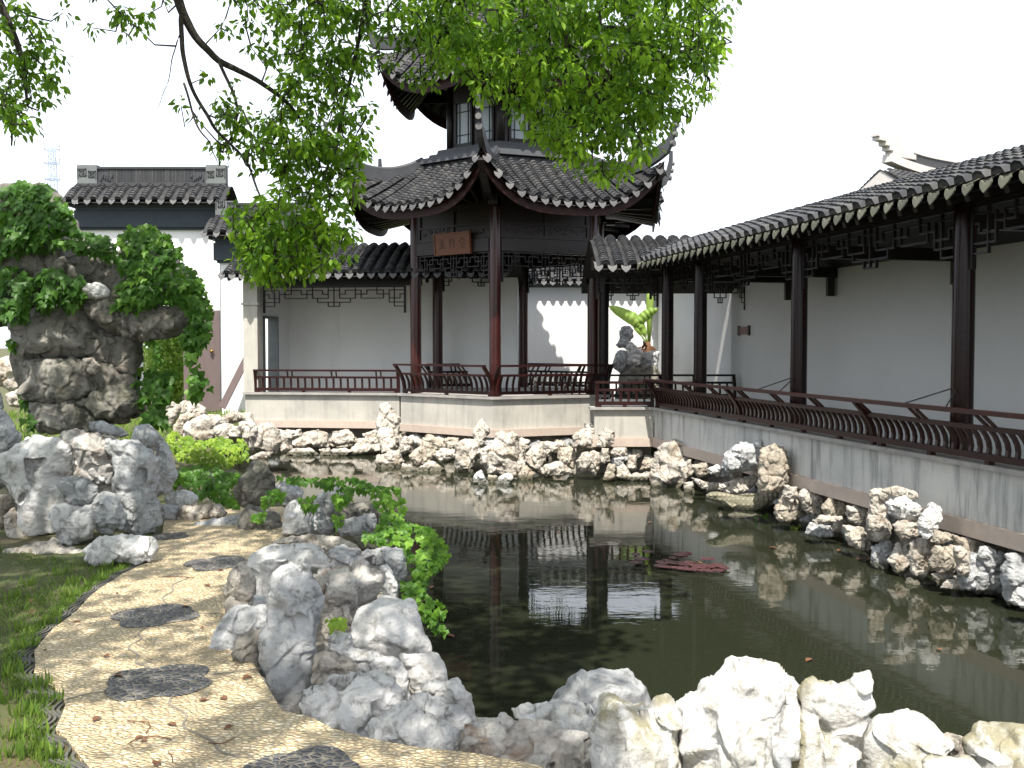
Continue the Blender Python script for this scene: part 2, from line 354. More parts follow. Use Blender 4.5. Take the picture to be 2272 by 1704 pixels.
def ground_mat():
    m, nt, b = new_mat('garden_soil_and_turf'); v = coord(nt)
    g = noise_n(nt, v, 1.2, 6, .65); g2 = noise_n(nt, v, 14, 6, .7)
    c = ramp(nt, g, [(.35, (.10, .07, .038)), (.5, (.075, .07, .025)), (.7, (.055, .08, .02))])
    c = mixc(nt, ramp(nt, g2, [(.4, (0, 0, 0)), (.65, (.7, .7, .7))]), c, (.05, .07, .02))
    nt.links.new(c, b.inputs['Base Color']); b.inputs['Roughness'].default_value = .95
    bump(nt, b, g2, .7, .03); return m
M['ground'] = ground_mat()
def pebble_mat(name, a, b_, c_, mortar, scale, stretch=(1, 1.5, 1)):
    m, nt, b = new_mat(name); v = coord(nt, stretch)
    wn = nt.nodes.new('ShaderNodeTexNoise'); wn.inputs['Scale'].default_value = 4; nt.links.new(v, wn.inputs['Vector'])
    sc = nt.nodes.new('ShaderNodeVectorMath'); sc.operation = 'SCALE'; sc.inputs['Scale'].default_value = .08; nt.links.new(wn.outputs['Color'], sc.inputs[0])
    ad = nt.nodes.new('ShaderNodeVectorMath'); ad.operation = 'ADD'; nt.links.new(v, ad.inputs[0]); nt.links.new(sc.outputs[0], ad.inputs[1])
    v1 = nt.nodes.new('ShaderNodeTexVoronoi'); v1.inputs['Scale'].default_value = scale; nt.links.new(ad.outputs[0], v1.inputs['Vector'])
    v2 = nt.nodes.new('ShaderNodeTexVoronoi'); v2.feature = 'DISTANCE_TO_EDGE'; v2.inputs['Scale'].default_value = scale; nt.links.new(ad.outputs[0], v2.inputs['Vector'])
    sep = nt.nodes.new('ShaderNodeSeparateColor'); nt.links.new(v1.outputs['Color'], sep.inputs[0])
    c = ramp(nt, sep.outputs[0], [(0, b_), (.5, a), (1, c_)])
    big = noise_n(nt, coord(nt), 1.1, 5, .6)
    c = mixc(nt, ramp(nt, big, [(.45, (0, 0, 0)), (.7, (.55, .55, .55))]), c, tuple(x * .62 for x in b_))
    e = ramp(nt, v2.outputs['Distance'], [(.03, (1, 1, 1)), (.14, (0, 0, 0))])
    c = mixc(nt, e, c, mortar)
    nt.links.new(c, b.inputs['Base Color']); b.inputs['Roughness'].default_value = .6; b.inputs['Specular IOR Level'].default_value = .4
    h = ramp(nt, v2.outputs['Distance'], [(0, (0, 0, 0)), (.32, (1, 1, 1))])
    bump(nt, b, h, 1.0, .018); return m
M['pebble'] = pebble_mat('yellow_pebbles', (.80, .63, .36), (.62, .47, .28), (.90, .77, .54), (.42, .34, .22), 31)
M['pebble_dark'] = pebble_mat('slate_pebbles', (.075, .08, .092), (.05, .053, .062), (.11, .115, .125), (.25, .22, .17), 25, (1.0, 1.3, 1))
def water_mat():
    m, nt, b = new_mat('pond_water'); v = coord(nt)
    b.inputs['Base Color'].default_value = (.018, .021, .012, 1); b.inputs['Roughness'].default_value = .015
    b.inputs['IOR'].default_value = 1.333; b.inputs['Specular IOR Level'].default_value = .85
    n = noise_n(nt, coord(nt, (1.0, 2.2, 1)), 2.2, 3, .55, .3)
    p = bump(nt, b, n, .035, .04)
    n2 = noise_n(nt, coord(nt, (1.2, 5, 1)), 7, 2, .5, .2); bump(nt, b, n2, .02, .01, p)
    return m
M['water'] = water_mat()

# ================================================================ SETTING: ground sheet with the pond cut out, water, path
GZ = .60
POND = [(-.30, 4.95), (.0, 4.35), (.5, 4.02), (1.2, 3.85), (3.0, 3.7), (5.83, 3.7), (3.1, 16.9), (1.9, 17.7), (1.9, 19.6), (.4, 19.2), (-1.5, 20.2), (-2.4, 21.4), (-6.0, 21.8),
        (-5.7, 20.6), (-5.0, 19.2), (-4.9, 17.0), (-4.4, 15.0), (-3.7, 13.0), (-2.75, 11.2), (-1.85, 9.8), (-1.2, 8.6), (-.95, 7.4), (-.85, 6.4), (-.55, 5.5)]
PRIGHT = sorted([on_z(x, y, GZ) for x, y in [(660, 1125), (650, 1185), (610, 1235), (560, 1290), (505, 1345), (475, 1440), (540, 1480), (580, 1550), (600, 1585), (665, 1600), (710, 1625), (800, 1650), (900, 1668), (1020, 1680), (1150, 1705), (1300, 1745), (1500, 1800)]], key=lambda p: p.y)
def build_ground():
    pts = []; edges = []
    P = POND; n = len(P)
    outer = [(-400, -60), (400, -60), (400, 600), (-400, 600)]
    mid = [(-14, 0), (12, 0), (12, 30), (-14, 30)]
    pts = [Vector(p) for p in outer] + [Vector(p) for p in P]
    edges = [(i, (i + 1) % 4) for i in range(4)] + [(4 + i, 4 + (i + 1) % n) for i in range(n)]
    gx = [Vector((x + random.uniform(-.2, .2), y + random.uniform(-.2, .2))) for x in np.arange(-14, 12, .7) for y in np.arange(-3, 30, .7)]
    pts += gx
    vo, eo, fo, *_ = delaunay_2d_cdt(pts, edges, [], 0, 1e-6)
    V = np.array([(p[0], p[1]) for p in vo])
    def inside(x, y):
        c = False
        for i in range(n):
            x1, y1 = P[i]; x2, y2 = P[(i + 1) % n]
            if (y1 > y) != (y2 > y) and x < (x2 - x1) * (y - y1) / (y2 - y1) + x1: c = not c
        return c
    faces = []
    for f in fo:
        cx = sum(V[i][0] for i in f) / len(f); cy = sum(V[i][1] for i in f) / len(f)
        if not inside(cx, cy): faces.append(tuple(f))
    near = np.array([min((x - a) ** 2 + (y - b) ** 2 for a, b in P) for x, y in V])
    z = GZ + .03 * vnoise(np.c_[V * .8, np.zeros(len(V))]) * np.clip(near, 0, 1) * (np.abs(V[:, 0] + 2.4) > 1.9)
    PRX = [(p.y, p.x) for p in PRIGHT]
    for i, (x, y) in enumerate(V):
        if 2.2 < y < 9.6 and x > np.interp(y, [q[0] for q in PRX], [q[1] for q in PRX]) + .04 and x < 9: z[i] = GZ - .25
    V3 = [(x, y, zz) for (x, y), zz in zip(V, z)]
    k = len(V3)
    cc = np.mean(P, axis=0)
    for i, (x, y) in enumerate(P):      # bank faces down to below the water
        V3.append((x, y, GZ - (.25 if y < 9.6 and x < 6 else 0))); V3.append((x + (cc[0] - x) * .03, y + (cc[1] - y) * .03, -.9))
    for i in range(n):
        j = (i + 1) % n; faces.append((k + 2 * i, k + 2 * i + 1, k + 2 * j + 1, k + 2 * j))
    o = np_mesh('ground', np.array(V3), faces, M['ground']); tag(o, kind='structure')
build_ground()
mb = MB(); mb.poly([(x, y, -.85) for x, y in POND]); tag(mb.build('pond_bed', M['mortar']), kind='structure')
wb = MB(); wb.poly([(-6.6, 4.5, 0), (-3.5, 3.6, 0), (8, 3.3, 0), (8, 23, 0), (-6.6, 23, 0)]); water = wb.build('pond_water', M['water']); tag(water, kind='structure')

edge_px = cr('P', [(1200, -60), (1060, 0), (960, 40), (860, 90), (770, 150), (690, 200), (610, 270), (560, 330), (480, 400), (370, 480), (300, 560), (240, 640), (250, 720), (240, 790), (330, 860), (430, 930), (460, 1020), (430, 1100), (390, 1190), (470, 1260), (540, 1360), (620, 1450), (700, 1600)])
EDGE = [on_z(x, y, GZ) for x, y in edge_px]
EDGE = [Vector((-2.95, 8.3, GZ)), Vector((-2.9, 7.6, GZ))] + [p for p in EDGE if p.y < 7.4]
right_side = [(p.x + .05, p.y) for p in PRIGHT] + [(-2.6, 9.6), (-3.3, 10.6), (-3.3, 9.4)]
lp = MB(); pp = [(p.x, p.y) for p in EDGE] + [(EDGE[-1].x, 2.75)] + right_side
path = None
lp.poly([(x, y, GZ + .018) for x, y in pp]); 
for i in range(len(pp)):
    a, b = pp[i], pp[(i + 1) % len(pp)]; lp.quad((a[0], a[1], GZ - .3), (b[0], b[1], GZ - .3), (b[0], b[1], GZ + .018), (a[0], a[1], GZ + .018))
path = lp.build('path', M['pebble']); tag(path, kind='structure')
bk = [(p.x, p.y) for p in PRIGHT] + [(-2.3, 11.2), (-1.75, 9.8), (-1.2, 8.6), (-.95, 7.4), (-.85, 6.4), (-.55, 5.5), (-.3, 4.95), (.0, 4.35), (.5, 4.02), (1.2, 3.85), (3.0, 3.7), (5.5, 3.7), (5.5, 2.2)]
g0 = np.random.default_rng(2); Pb = np.array(bk); qb = g0.uniform(Pb.min(0), Pb.max(0), (2600, 2)); d0, i0 = poly_dist(qb, Pb); qb = qb[i0 & (d0 > .03)]
vo, eo, fo, *_ = delaunay_2d_cdt([Vector(p) for p in bk] + [Vector(tuple(p)) for p in qb], [(i, (i + 1) % len(bk)) for i in range(len(bk))], [], 1, 1e-6)
Vb = np.array([(p[0], p[1]) for p in vo]); zb = .42 + .11 * fbm(np.c_[Vb * 2.6, np.zeros(len(Vb))], 4) 
tag(np_mesh('bank', np.c_[Vb, zb], [tuple(f) for f in fo], M['mortar'], smooth=True), kind='structure')
PZ = GZ + .018
def medallion(cx, cy, rx, ry, ph, lobes=4):
    P = []
    for k in range(64):
        a = 2 * math.pi * k / 64; r = 1 + .24 * abs(math.cos(a * lobes / 2 + ph)) - .16 + .03 * math.sin(7 * a + ph * 9)
        P.append((cx + rx * r * math.cos(a), cy + ry * r * math.sin(a), PZ + .004))
    b = MB(); b.poly(P); b.build('medallion', M['pebble_dark'], path)
for (px, py, hw, ph) in [(345, 1366, 92, 0.3), (351, 1513, 118, .9), (672, 1712, 130, .5), (484, 1250, 72, .2), (376, 1190, 42, .6), (300, 1655, 0, 0)]:
    if hw == 0: continue
    c = on_z(px, py, PZ); r = hw / F * c.y
    medallion(c.x, c.y, r, r * 1.0, ph)
def tile_line(pxs, n=1, name='tile_line', amp=.012):
    P = [on_z(x, y, PZ) for x, y in pxs]
    pts = []
    for i in range(len(P) - 1):
        for t in np.linspace(0, 1, 8, endpoint=False): pts.append(P[i].lerp(P[i + 1], t))
    # smooth
    for _ in range(6): pts = [pts[0]] + [(pts[i - 1] + pts[i] * 2 + pts[i + 1]) / 4 for i in range(1, len(pts) - 1)] + [pts[-1]]
    b = MB(); b.strip([p + Vector((0, 0, -.002)) for p in pts], .010, .012); b.build(name, M['path_line'], path)
tile_line(cr('P', [(1170, 290), (1130, 240), (1220, 195), (1200, 150), (1350, 95), (1110, 90)]))
tile_line(cr('P', [(1050, 440), (960, 490), (1000, 530), (880, 590), (980, 650), (940, 700), (1060, 735)]))
tile_line(cr('P', [(1200, 940), (1180, 990), (1320, 1060), (1270, 1150), (1500, 1250), (1530, 1320), (1680, 1365), (1790, 1360)]))
tile_line(cr('P', [(740, 900), (620, 915), (440, 960)]))
tile_line(cr('P', [(640, 380), (760, 372), (840, 350)])); tile_line(cr('P', [(1390, 355), (1560, 352)]))
tile_line(cr('P', [(1490, 780), (1700, 760), (1850, 730)]))
# wavy edging of upright curved tiles between turf and path
root = empty('tile_edging', (EDGE[2].x, EDGE[2].y, GZ), 'wavy edging of dark upright roof tiles between the pebble path and the grass', 'edging')
dense = []
for i in range(len(EDGE) - 1):
    L = (EDGE[i + 1] - EDGE[i]).length
    for t in np.linspace(0, 1, max(2, int(L / .01)), endpoint=False): dense.append(EDGE[i].lerp(EDGE[i + 1], t))
for _ in range(25): dense = [dense[0]] + [(dense[i - 1] + dense[i + 1]) / 2 for i in range(1, len(dense) - 1)] + [dense[-1]]
for off, ph in ((.0, 0), (.022, .25), (.048, .8), (.07, 1.05)):
    pts = []; L = 0
    for i in range(0, len(dense) - 1):
        d = (dense[i + 1] - dense[i]); L += d.length; d.normalize(); nrm = Vector((-d.y, d.x, 0))
        if nrm.x > 0: nrm = -nrm
        pts.append(dense[i] + nrm * (off + .024 * math.sin(2 * math.pi * L / .30 + ph)) + Vector((0, 0, -.024)))
    b = MB(); b.strip(pts, .012, .075); b.build('tile_strip', M['old_tile'], root)

# ================================================================ ROOFS OF SMALL GREY TILES
def tile_column(mb, C, lat, w=.078, h=.066, lip=.026, step=.092, jit=.0):
    """stepped overlapping convex tiles along centre line C (eave first)"""
    P = [Vector(p) for p in C]; L = [0]
    for i in range(1, len(P)): L.append(L[-1] + (P[i] - P[i - 1]).length)
    n = max(1, int(L[-1] / step)); lat = Vector(lat).normalized()
    def pos(l):
        for i in range(1, len(P)):
            if l <= L[i] or i == len(P) - 1:
                t = (l - L[i - 1]) / max(1e-6, L[i] - L[i - 1]); return P[i - 1].lerp(P[i], t), (P[i] - P[i - 1]).normalized()
    A = [math.pi * k / 4 for k in range(5)]
    for k in range(n):
        a, d = pos(L[-1] * k / n); b, _ = pos(L[-1] * (k + 1.25) / n if k < n - 1 else L[-1])
        nr = lat.cross(d)
        if nr.z < 0: nr = -nr
        ww = w * (1 + random.uniform(-.05, .05)); sh = lat * random.uniform(-.006, .006); hh = h * (1 + random.uniform(-.06, .06))
        r0 = [a + sh + lat * ww * math.cos(t) + nr * (hh * math.sin(t) + lip * (1 if 0 < i < 4 else .6)) for i, t in enumerate(A)]
        r1 = [b + sh + lat * ww * .94 * math.cos(t) + nr * (hh * math.sin(t)) for t in A]
        q = [p - nr * lip * 1.1 for p in r0]
        n0 = len(mb.v); mb.v += [tuple(p) for p in r0 + r1 + q]
        for i in range(4):
            mb.f.append((n0 + i, n0 + i + 1, n0 + 5 + i + 1, n0 + 5 + i)); mb.f.append((n0 + 10 + i, n0 + 10 + i + 1, n0 + i + 1, n0 + i))
        if k == 0: mb.f.append(tuple(n0 + i for i in range(5)))
HEART = [(-.082, .012), (-.084, -.03), (-.066, -.07), (-.03, -.105), (0, -.13), (.03, -.105), (.066, -.07), (.084, -.03), (.082, .012), (.04, -.012), (0, -.02), (-.04, -.012)]
def drip(mb, p, lat, outw, s=1.0):
    p = Vector(p); lat = Vector(lat).normalized(); outw = Vector(outw).normalized(); dn = (Vector((0, 0, 1)) - outw * .28).normalized()
    s *= random.uniform(.94, 1.05); tl = random.uniform(-.08, .08)
    fr = []; bk = []
    for x, y in HEART:
        x, y = x + y * tl, y
        q = p + lat * x * s + dn * y * s + outw * .015; fr.append(q); bk.append(q - outw * .014)
    n0 = len(mb.v); k = len(fr); mb.v += [tuple(q) for q in fr + bk]
    c0 = len(mb.v); mb.v.append(tuple(p + dn * -.05 * s + outw * .017))
    for i in range(k): j = (i + 1) % k; mb.f.append((n0 + i, n0 + j, c0)); mb.f.append((n0 + j, n0 + i, n0 + k + i, n0 + k + j))
    mb.f.append(tuple(n0 + k + i for i in reversed(range(k))))
    # short trough tile behind the drip
    t0 = [p + lat * (.085 * s * math.cos(a)) + Vector((0, 0, .014 - .026 * s * math.sin(a))) for a in [math.pi * i / 4 for i in range(5)]]
    t1 = [q - outw * .16 + Vector((0, 0, .075)) for q in t0]
    n0 = len(mb.v); mb.v += [tuple(q) for q in t0 + t1]
    for i in range(4): mb.f.append((n0 + i, n0 + i + 1, n0 + 6 + i, n0 + 5 + i))

def gallery_roof(root, P, s0, s1, oe, orr, ze, rise, sp=.225, clip=None, back=True, moss=False, wave=None, name='roof'):
    """P(s,o,z) wall frame; front eave at o=oe, ridge at o=orr; mirrored rear slope. clip(s)->extra start distance on the front slope"""
    run = oe - orr
    dz = (lambda s: 0) if wave is None else wave
    def prof(u): return rise * (1 - (1 - min(u, 1)) ** 1.35) if u <= 1 else rise * (1 - (u - 1) ** 1.35)
    tiles = MB(); drips = MB(); sheet = MB()
    n = int((s1 - s0) / sp); lat = Vector(P(1, 0, 0)) - Vector(P(0, 0, 0)); outw = Vector(P(0, 1, 0)) - Vector(P(0, 0, 0))
    US = [0, .12, .25, .4, .55, .7, .82, .92, 1.0]
    UB = [1.08, 1.18, 1.35, 1.6, 1.8, 2.0, 2.25] if back else []
    def pt(s, u, dzz=0): return Vector(P(s, oe - run * u, ze + dz(s) + prof(u) + dzz))
    for i in range(n + 1):
        s = s0 + sp * (i + .5) if i < n else None
        u0 = 0
        if s is not None:
            if clip: u0 = max(0, clip(s) / run)
            if u0 < 1.0:
                C = [pt(s, u, .01) for u in [u0] + [u for u in US if u > u0 + .02] + UB]
                tile_column(tiles, C, lat)
        sd = s0 + sp * i
        if not clip or clip(sd) <= 0: drip(drips, P(sd, oe + .01, ze + dz(sd) - .005), lat, outw, .82 if moss else .9)
    # underlay with thickness
    st = [s0 - .03 + (s1 - s0 + .06) * k / 12 for k in range(13)]; U = US + UB
    for a, b in zip(st[:-1], st[1:]):
        ua = max(0, clip(a) / run) if clip else 0; ub = max(0, clip(b) / run) if clip else 0
        for u1, u2 in zip(U[:-1], U[1:]):
            if u2 <= min(ua, ub): continue
            q = [pt(a, max(u1, min(ua, 1))), pt(b, max(u1, min(ub, 1))), pt(b, max(u2, min(ub, 1))), pt(a, max(u2, min(ua, 1)))]
            sheet.quad(*q); sheet.quad(*[p - Vector((0, 0, .07)) for p in reversed(q)])
    rt = tiles.build('roof_tiles', M['tile'], root, smooth=False)
    drips.build('drip_tiles', M['drip_moss' if moss else 'drip'], rt)
    sheet.build('roof_underlay', M['tile_dark'], root)
    # rafters under the front eave
    rf = MB(); k = int((s1 - s0) / .24)
    for i in range(k):
        s = s0 + .12 + i * .24
        if clip and clip(s) > .2: continue
        rf.bar(P(s, oe - .05, ze + dz(s) - .10), P(s, oe - run * .97, ze + dz(s) + prof(.97) - .11), .055, .06)
    rf.build('rafters', M['timber'], root)

# lattice frieze pattern, half panel 0..10 by 0..5
LH = [(0, 2.3, .9), (2.3, 4, 1.9), (0, .8, 1.9), (.8, 2.3, 2.9), (3.1, 5.4, .9), (3.1, 6.2, 2.9), (5.4, 7, 1.9), (6.2, 8.4, .9), (7, 9.2, 2.9), (0, 2.3, 3.9), (0, 1.6, 4.9), (7.7, 10, 3.9), (9.2, 10, 4.9), (9.2, 10, .9), (8.4, 9.2, 1.9)]
LV = [(1.6, 0, 4.9), (2.3, .9, 3.9), (.8, 1.9, 2.9), (3.1, .9, 2.9), (4, 0, 1.9), (5.4, .9, 1.9), (6.2, .9, 2.9), (7, 0, 2.9), (7.7, 2.9, 3.9), (8.4, .9, 1.9), (9.2, 0, 2.9), (9.2, 3.9, 4.9)]
def frieze(root, P, s0, s1, o, ztop, h=.42, mat='timber', name='lattice_frieze'):
    b = MB(); W = (s1 - s0) / 2; t = .019; q = h / 5
    b.fbox(P, s0, s1, o - .02, o + .02, ztop - .03, ztop)
    for side in (0, 1):
        f = (lambda x: s0 + W * x / 10) if side == 0 else (lambda x: s1 - W * x / 10)
        for x0, x1, y in LH:
            a, c = sorted((f(x0), f(x1))); b.fbox(P, a, c, o - .014, o + .014, ztop - y * q - t / 2 - .01, ztop - y * q + t / 2 - .01)
        for x, y0, y1 in LV:
            b.fbox(P, f(x) - t / 2, f(x) + t / 2, o - .0165, o + .0165, ztop - y1 * q - .016, ztop - y0 * q - .004)
    b.fbox(P, s0 + W - t / 2, s0 + W + t / 2, o - .0165, o + .0165, ztop - h, ztop)
    for s in (s0 + .02, s1 - .02): b.fbox(P, s - .02, s + .02, o - .023, o + .023, ztop - h - .14, ztop)
    return b.build(name, M[mat], root)

def railing(root, P, s0, s1, z0, h=.49, flare=.2, sp=.125, post=1.55, mat='rail', ob=.0, straight=False, ends=(True, True)):
    """goose-neck bench back: bottom rail, curved balusters, middle rail, top rail"""
    hm = h * .66
    def o_at(t): return ob + flare * (.18 * math.sin(t * math.pi) * -1 + t ** 1.6)     # outward lean with height 0..1
    b = MB(); b.fbox(P, s0, s1, ob - .025, ob + .03, z0 + .035, z0 + .095)
    k = max(2, int((s1 - s0) / .8))
    for i in range(k + 1):
        s = s0 + .05 + (s1 - s0 - .1) * i / k; b.fbox(P, s - .03, s + .03, ob - .022, ob + .034, z0 - .002, z0 + .037)
    rl = b.build('railing', M[mat], root)
    b = MB(); om = o_at(hm / h); b.fbox(P, s0 - .01, s1 + .01, om - .025, om + .02, z0 + hm - .022, z0 + hm + .022); b.build('middle_rail', M[mat], rl)
    b = MB(); ot = o_at(1); b.fbox(P, s0 - .03, s1 + .03, ot - .035, ot + .035, z0 + h - .04, z0 + h); b.build('top_rail', M[mat], rl)
    n = int((s1 - s0) / sp); base = None
    T = [0, .25, .5, .75, 1.0]
    for i in range(n + 1):
        s = s0 + (s1 - s0) * i / n
        big = (i == 0 and ends[0]) or (i == n and ends[1]) or (post and abs((s - s0) % post) < sp * .5 and 0 < i < n)
        if big:
            pts = [P(s, o_at(t), z0 + .0 + (h - .03) * t) for t in [0, .2, .4, .6, .8, 1]]
            m = MB(); m.strip(pts, .06, .05, up=tuple(Vector(P(0, 1, 0)) - Vector(P(0, 0, 0)))); m.build('post', M[mat], rl)
        else:
            if base is None:
                pts = [P(s, o_at(t * hm / h), z0 + .09 + (hm - .1) * t) for t in T]
                m = MB(); m.strip(pts, .037, .032, up=tuple(Vector(P(0, 1, 0)) - Vector(P(0, 0, 0)))); base = m.build('baluster', M[mat], rl); bs = s
            else:
                c = base.copy(); col.objects.link(c); c.parent = rl; c.location = Vector(P(s, 0, 0)) - Vector(P(bs, 0, 0))
    x = s0 + .75
    while x < s1 - .3:
        for dx in (-.05, .05):
            m = MB(); m.strip([P(x + dx, o_at(hm / h), z0 + hm + .015), P(x + dx, o_at(1), z0 + h - .03)], .026, .026, up=tuple(Vector(P(0, 1, 0)) - Vector(P(0, 0, 0)))); m.build('strut', M[mat], rl)
        x += .95
    return rl
def frame(x, y, dx, dy):
    L = math.hypot(dx, dy); dx, dy = dx / L, dy / L; nx, ny = dy, -dx        # outward = right-hand side of d
    return lambda s, o, z: (x + dx * s + nx * o, y + dy * s + ny * o, z)
def column(root, x, y, z0, z1, r=.10, mat='lacquer', base=True):
    b = MB(); b.lathe((x, y, 0), [(r, z0), (r, z0 + .02), (r * .99, (z0 + z1) / 2), (r * .95, z1 - .01), (r * .95, z1)], 20)
    o = b.build('column', M[mat], root, smooth=True)
    me = o.data
    for p in me.polygons:
        if abs(p.normal.z) > .9: p.use_smooth = False
    return o

# ---------------------------------------------------------------- right gallery (runs towards the viewer along the pond)
PR0 = frame(2.42, 16.8, .2105, -.9776)
PR = lambda s, o, z: PR0(s, o, z)
root = empty('covered_gallery', PR(0, 0, 0), 'long open gallery with tiled roof and slatted rail on the right of the pond', 'gallery')
GR = root
b = MB(); b.fbox(PR, 0, 12.6, -.18, 0, .636, 1.115); b.build('plinth', M['cement_grey'], root)
b = MB(); b.fbox(PR, .05, 12.6, -.2, .05, .49, .634); b.build('stone_band', M['granite'], root)
b = MB(); b.fbox(PR, -.05, 12.6, -.26, .065, 1.117, 1.16); b.build('coping', M['coping'], root)
b = MB(); b.fbox(PR, .2, 12.6, -2.59, -.27, .66, .72); b.build('floor', M['paving'], root)
b = MB(); b.fbox(PR, -2.66, 12.6, -2.85, -2.6, .4, 3.47); b.build('rear_wall', M['plaster_shaded'], root)
for s in (-.12, 1.3, 4.44, 7.60, 10.75):
    x, y, _ = PR(s, -.27, 0); column(root, x, y, .72, 3.76, .104, 'lacquer_dark')
cps = (-.12, 1.3, 4.44, 7.60, 10.75, 12.5)
b = MB(); b.fbox(PR, -.3, 12.6, -.35, -.19, 3.52, 3.74); b.build('beam', M['timber'], root)
for s in cps[:-1]:
    b = MB(); b.fbox(PR, s - .05, s + .05, -2.6, -.36, 3.30, 3.46); b.build('tie_beam', M['timber'], root)
    b = MB(); b.strip([PR(s, -2.5, 3.0), PR(s, -2.5, 3.4)], .11, .11, up=(1, 0, 0)); b.build('hanging_post', M['timber'], root)
for a, c in zip(cps[:-1], cps[1:]): frieze(root, PR, a + .1, c - .1, -.27, 3.515, .46 if c - a > 2 else .40)
clipR = lambda s: (1.02 * ((16.8 - .9776 * s) - 16.32)) if (16.8 - .9776 * s) > 16.32 else 0
gallery_roof(root, PR, -2.4, 12.7, .45, -1.05, 3.54, .50, clip=clipR, moss=True)
railing(root, PR, .12, 12.5, 1.16, .49, .22, .118, 1.6, ob=.0)
for s in (4.1, 4.75, 7.25, 7.95):                                  # iron tie rods from rail to columns
    sc = 4.44 if s < 6 else 7.60
    b = MB(); b.tube([PR(s, .17, 1.62), PR(sc + (.02 if s > sc else -.02), -.20, 1.80)], .007, 6); b.build('tie_rod', M['tin'], root)

# corner bay facing the camera and the passage behind it
PS = frame(1.42, 16.8, 1.0, 0.0)
root = empty('corner_bay', PS(0, 0, 0), 'short low-railed bay where the right gallery meets the pavilion', 'gallery bay')
b = MB(); b.fbox(PS, -.02, .98, -.18, 0, .636, 1.115); b.build('plinth', M['cement'], root)
b = MB(); b.fbox(PS, -.05, 1.03, -.2, .05, .49, .634); b.build('stone_band', M['granite'], root)
b = MB(); b.fbox(PS, -.1, .97, -.26, .065, 1.117, 1.16); b.build('coping', M['coping'], root)
b = MB(); b.fbox(PS, -.02, 2.0, -2.7, -.27, .66, .715); b.build('floor', M['paving'], root)
b = MB(); b.fbox(PS, -.06, 1.1, -.35, -.2, 3.50, 3.72); b.build('beam', M['timber'], root)
frieze(root, PS, .02, .98, -.27, 3.495, .36)
railing(root, PS, .02, .96, 1.16, .44, .03, .125, None)
PSr = frame(4.35, 19.35, -1.0, 0.0)
railing(root, PSr, 0, 3.9, 1.16, .48, .1, .14, 1.4, mat='timber')
b = MB(); b.fbox(PSr, 0, 3.9, -.1, .08, .6, 1.155); b.build('low_wall', M['plaster'], root)
b = MB(); b.fbox(PSr, -.1, 2.62, -.08, .08, 3.52, 3.70); b.build('rear_beam', M['timber'], root)
frieze(root, PSr, 1.5, 2.5, 0, 3.515, .42); frieze(root, PSr, -.2, .8, 0, 3.515, .48)
for x in (1.80, 3.02, 3.63): column(root, x, 19.35, .72, 3.7, .085, 'timber')
clipS = lambda s: max(0, (1.42 + s) - 2.05)
gallery_roof(root, PS, .0, 3.6, .47, -1.15, 3.52, .58, clip=clipS)

# ---------------------------------------------------------------- left gallery
PL = frame(-5.62, 20.86, .9923, -.1240)
root = empty('covered_gallery', PL(0, 0, 0), 'short open gallery with plain white back wall on the left of the pavilion', 'gallery')
b = MB(); b.fbox(PL, 0, 3.32, -.18, 0, .636, 1.175); b.build('plinth', M['cement'], root)
b = MB(); b.fbox(PL, -.02, 3.3, -.2, .05, .49, .634); b.build('stone_band', M['granite'], root)
b = MB(); b.fbox(PL, -.04, 3.36, -.26, .065, 1.177, 1.225); b.build('coping', M['coping'], root)
b = MB(); b.fbox(PL, .0, 3.9, -2.3, -.27, .66, .72); b.build('floor', M['paving'], root)
b = MB(); b.fbox(PL, -.1, 5.50, -2.55, -2.3, .4, 3.74); b.build('rear_wall', M['plaster'], root)
b = MB(); b.fbox(PL, .33, 3.6, -.3, -.14, 3.45, 3.68); b.build('beam', M['timber'], root)
b = MB(); b.fbox(PL, -.02, .29, -.28, .02, 1.227, 3.05); b.fbox(PL, -.05, .32, -.3, .05, 3.052, 3.10); b.fbox(PL, -.02, .29, -.28, .02, 3.102, 3.55); b.build('gable_pier', M['cement'], root)
b = MB(); b.fbox(PL, -.02, .14, -.66, -.28, .7, 3.9); b.fbox(PL, -.02, .14, -2.3, -1.5, .7, 3.9); b.fbox(PL, -.02, .14, -1.5, -.66, 2.85, 3.9); b.build('gable_wall', M['plaster'], root)
b = MB()
for o in (-1.5, -.70): b.fbox(PL, -.05, .19, o, o + .04, .73, 2.84)
b.fbox(PL, -.05, .19, -1.46, -.7, 2.80, 2.848); b.build('door_surround', M['frame_grey'], root)
frieze(root, PL, .34, 3.42, -.2, 3.445, .42)
gallery_roof(root, PL, -.28, 5.6, .47, -1.05, 3.66, .68)
railing(root, PL, .24, 3.3, 1.225, .48, .05, .15, None)

# ---------------------------------------------------------------- hexagonal pavilion
X0, Y0, PHI = -.03, 20.8, R(8)
def hv(k, r): a = PHI + R(60) * k; return X0 - r * math.sin(a), Y0 - r * math.cos(a)
def hnrm(k): a = PHI + R(60) * k + R(30); return Vector((-math.sin(a), -math.cos(a), 0)), Vector((math.cos(a), -math.sin(a), 0))
def hexprism(b, r, z0, z1, r2=None):
    r2 = r if r2 is None else r2
    b.hexa([(*hv(k, r), z0) for k in reversed(range(6))], [(*hv(k, r2), z1) for k in reversed(range(6))])
def face_frame(k, r):
    a = hv(k + 1, r); c = hv(k, r)          # outward on right-hand side of direction a->c
    f = frame(a[0], a[1], c[0] - a[0], c[1] - a[1]); return f, math.hypot(c[0] - a[0], c[1] - a[1])
root = empty('hexagonal_pavilion', (X0, Y0, 0), 'two-storey hexagonal pavilion with upturned dark tiled roofs standing over the pond', 'pavilion')
PV = root
b = MB(); hexprism(b, 2.38, .636, 1.197); b.build('plinth', M['cement'], root)
b = MB(); hexprism(b, 2.44, .49, .634); b.build('stone_band', M['granite'], root)
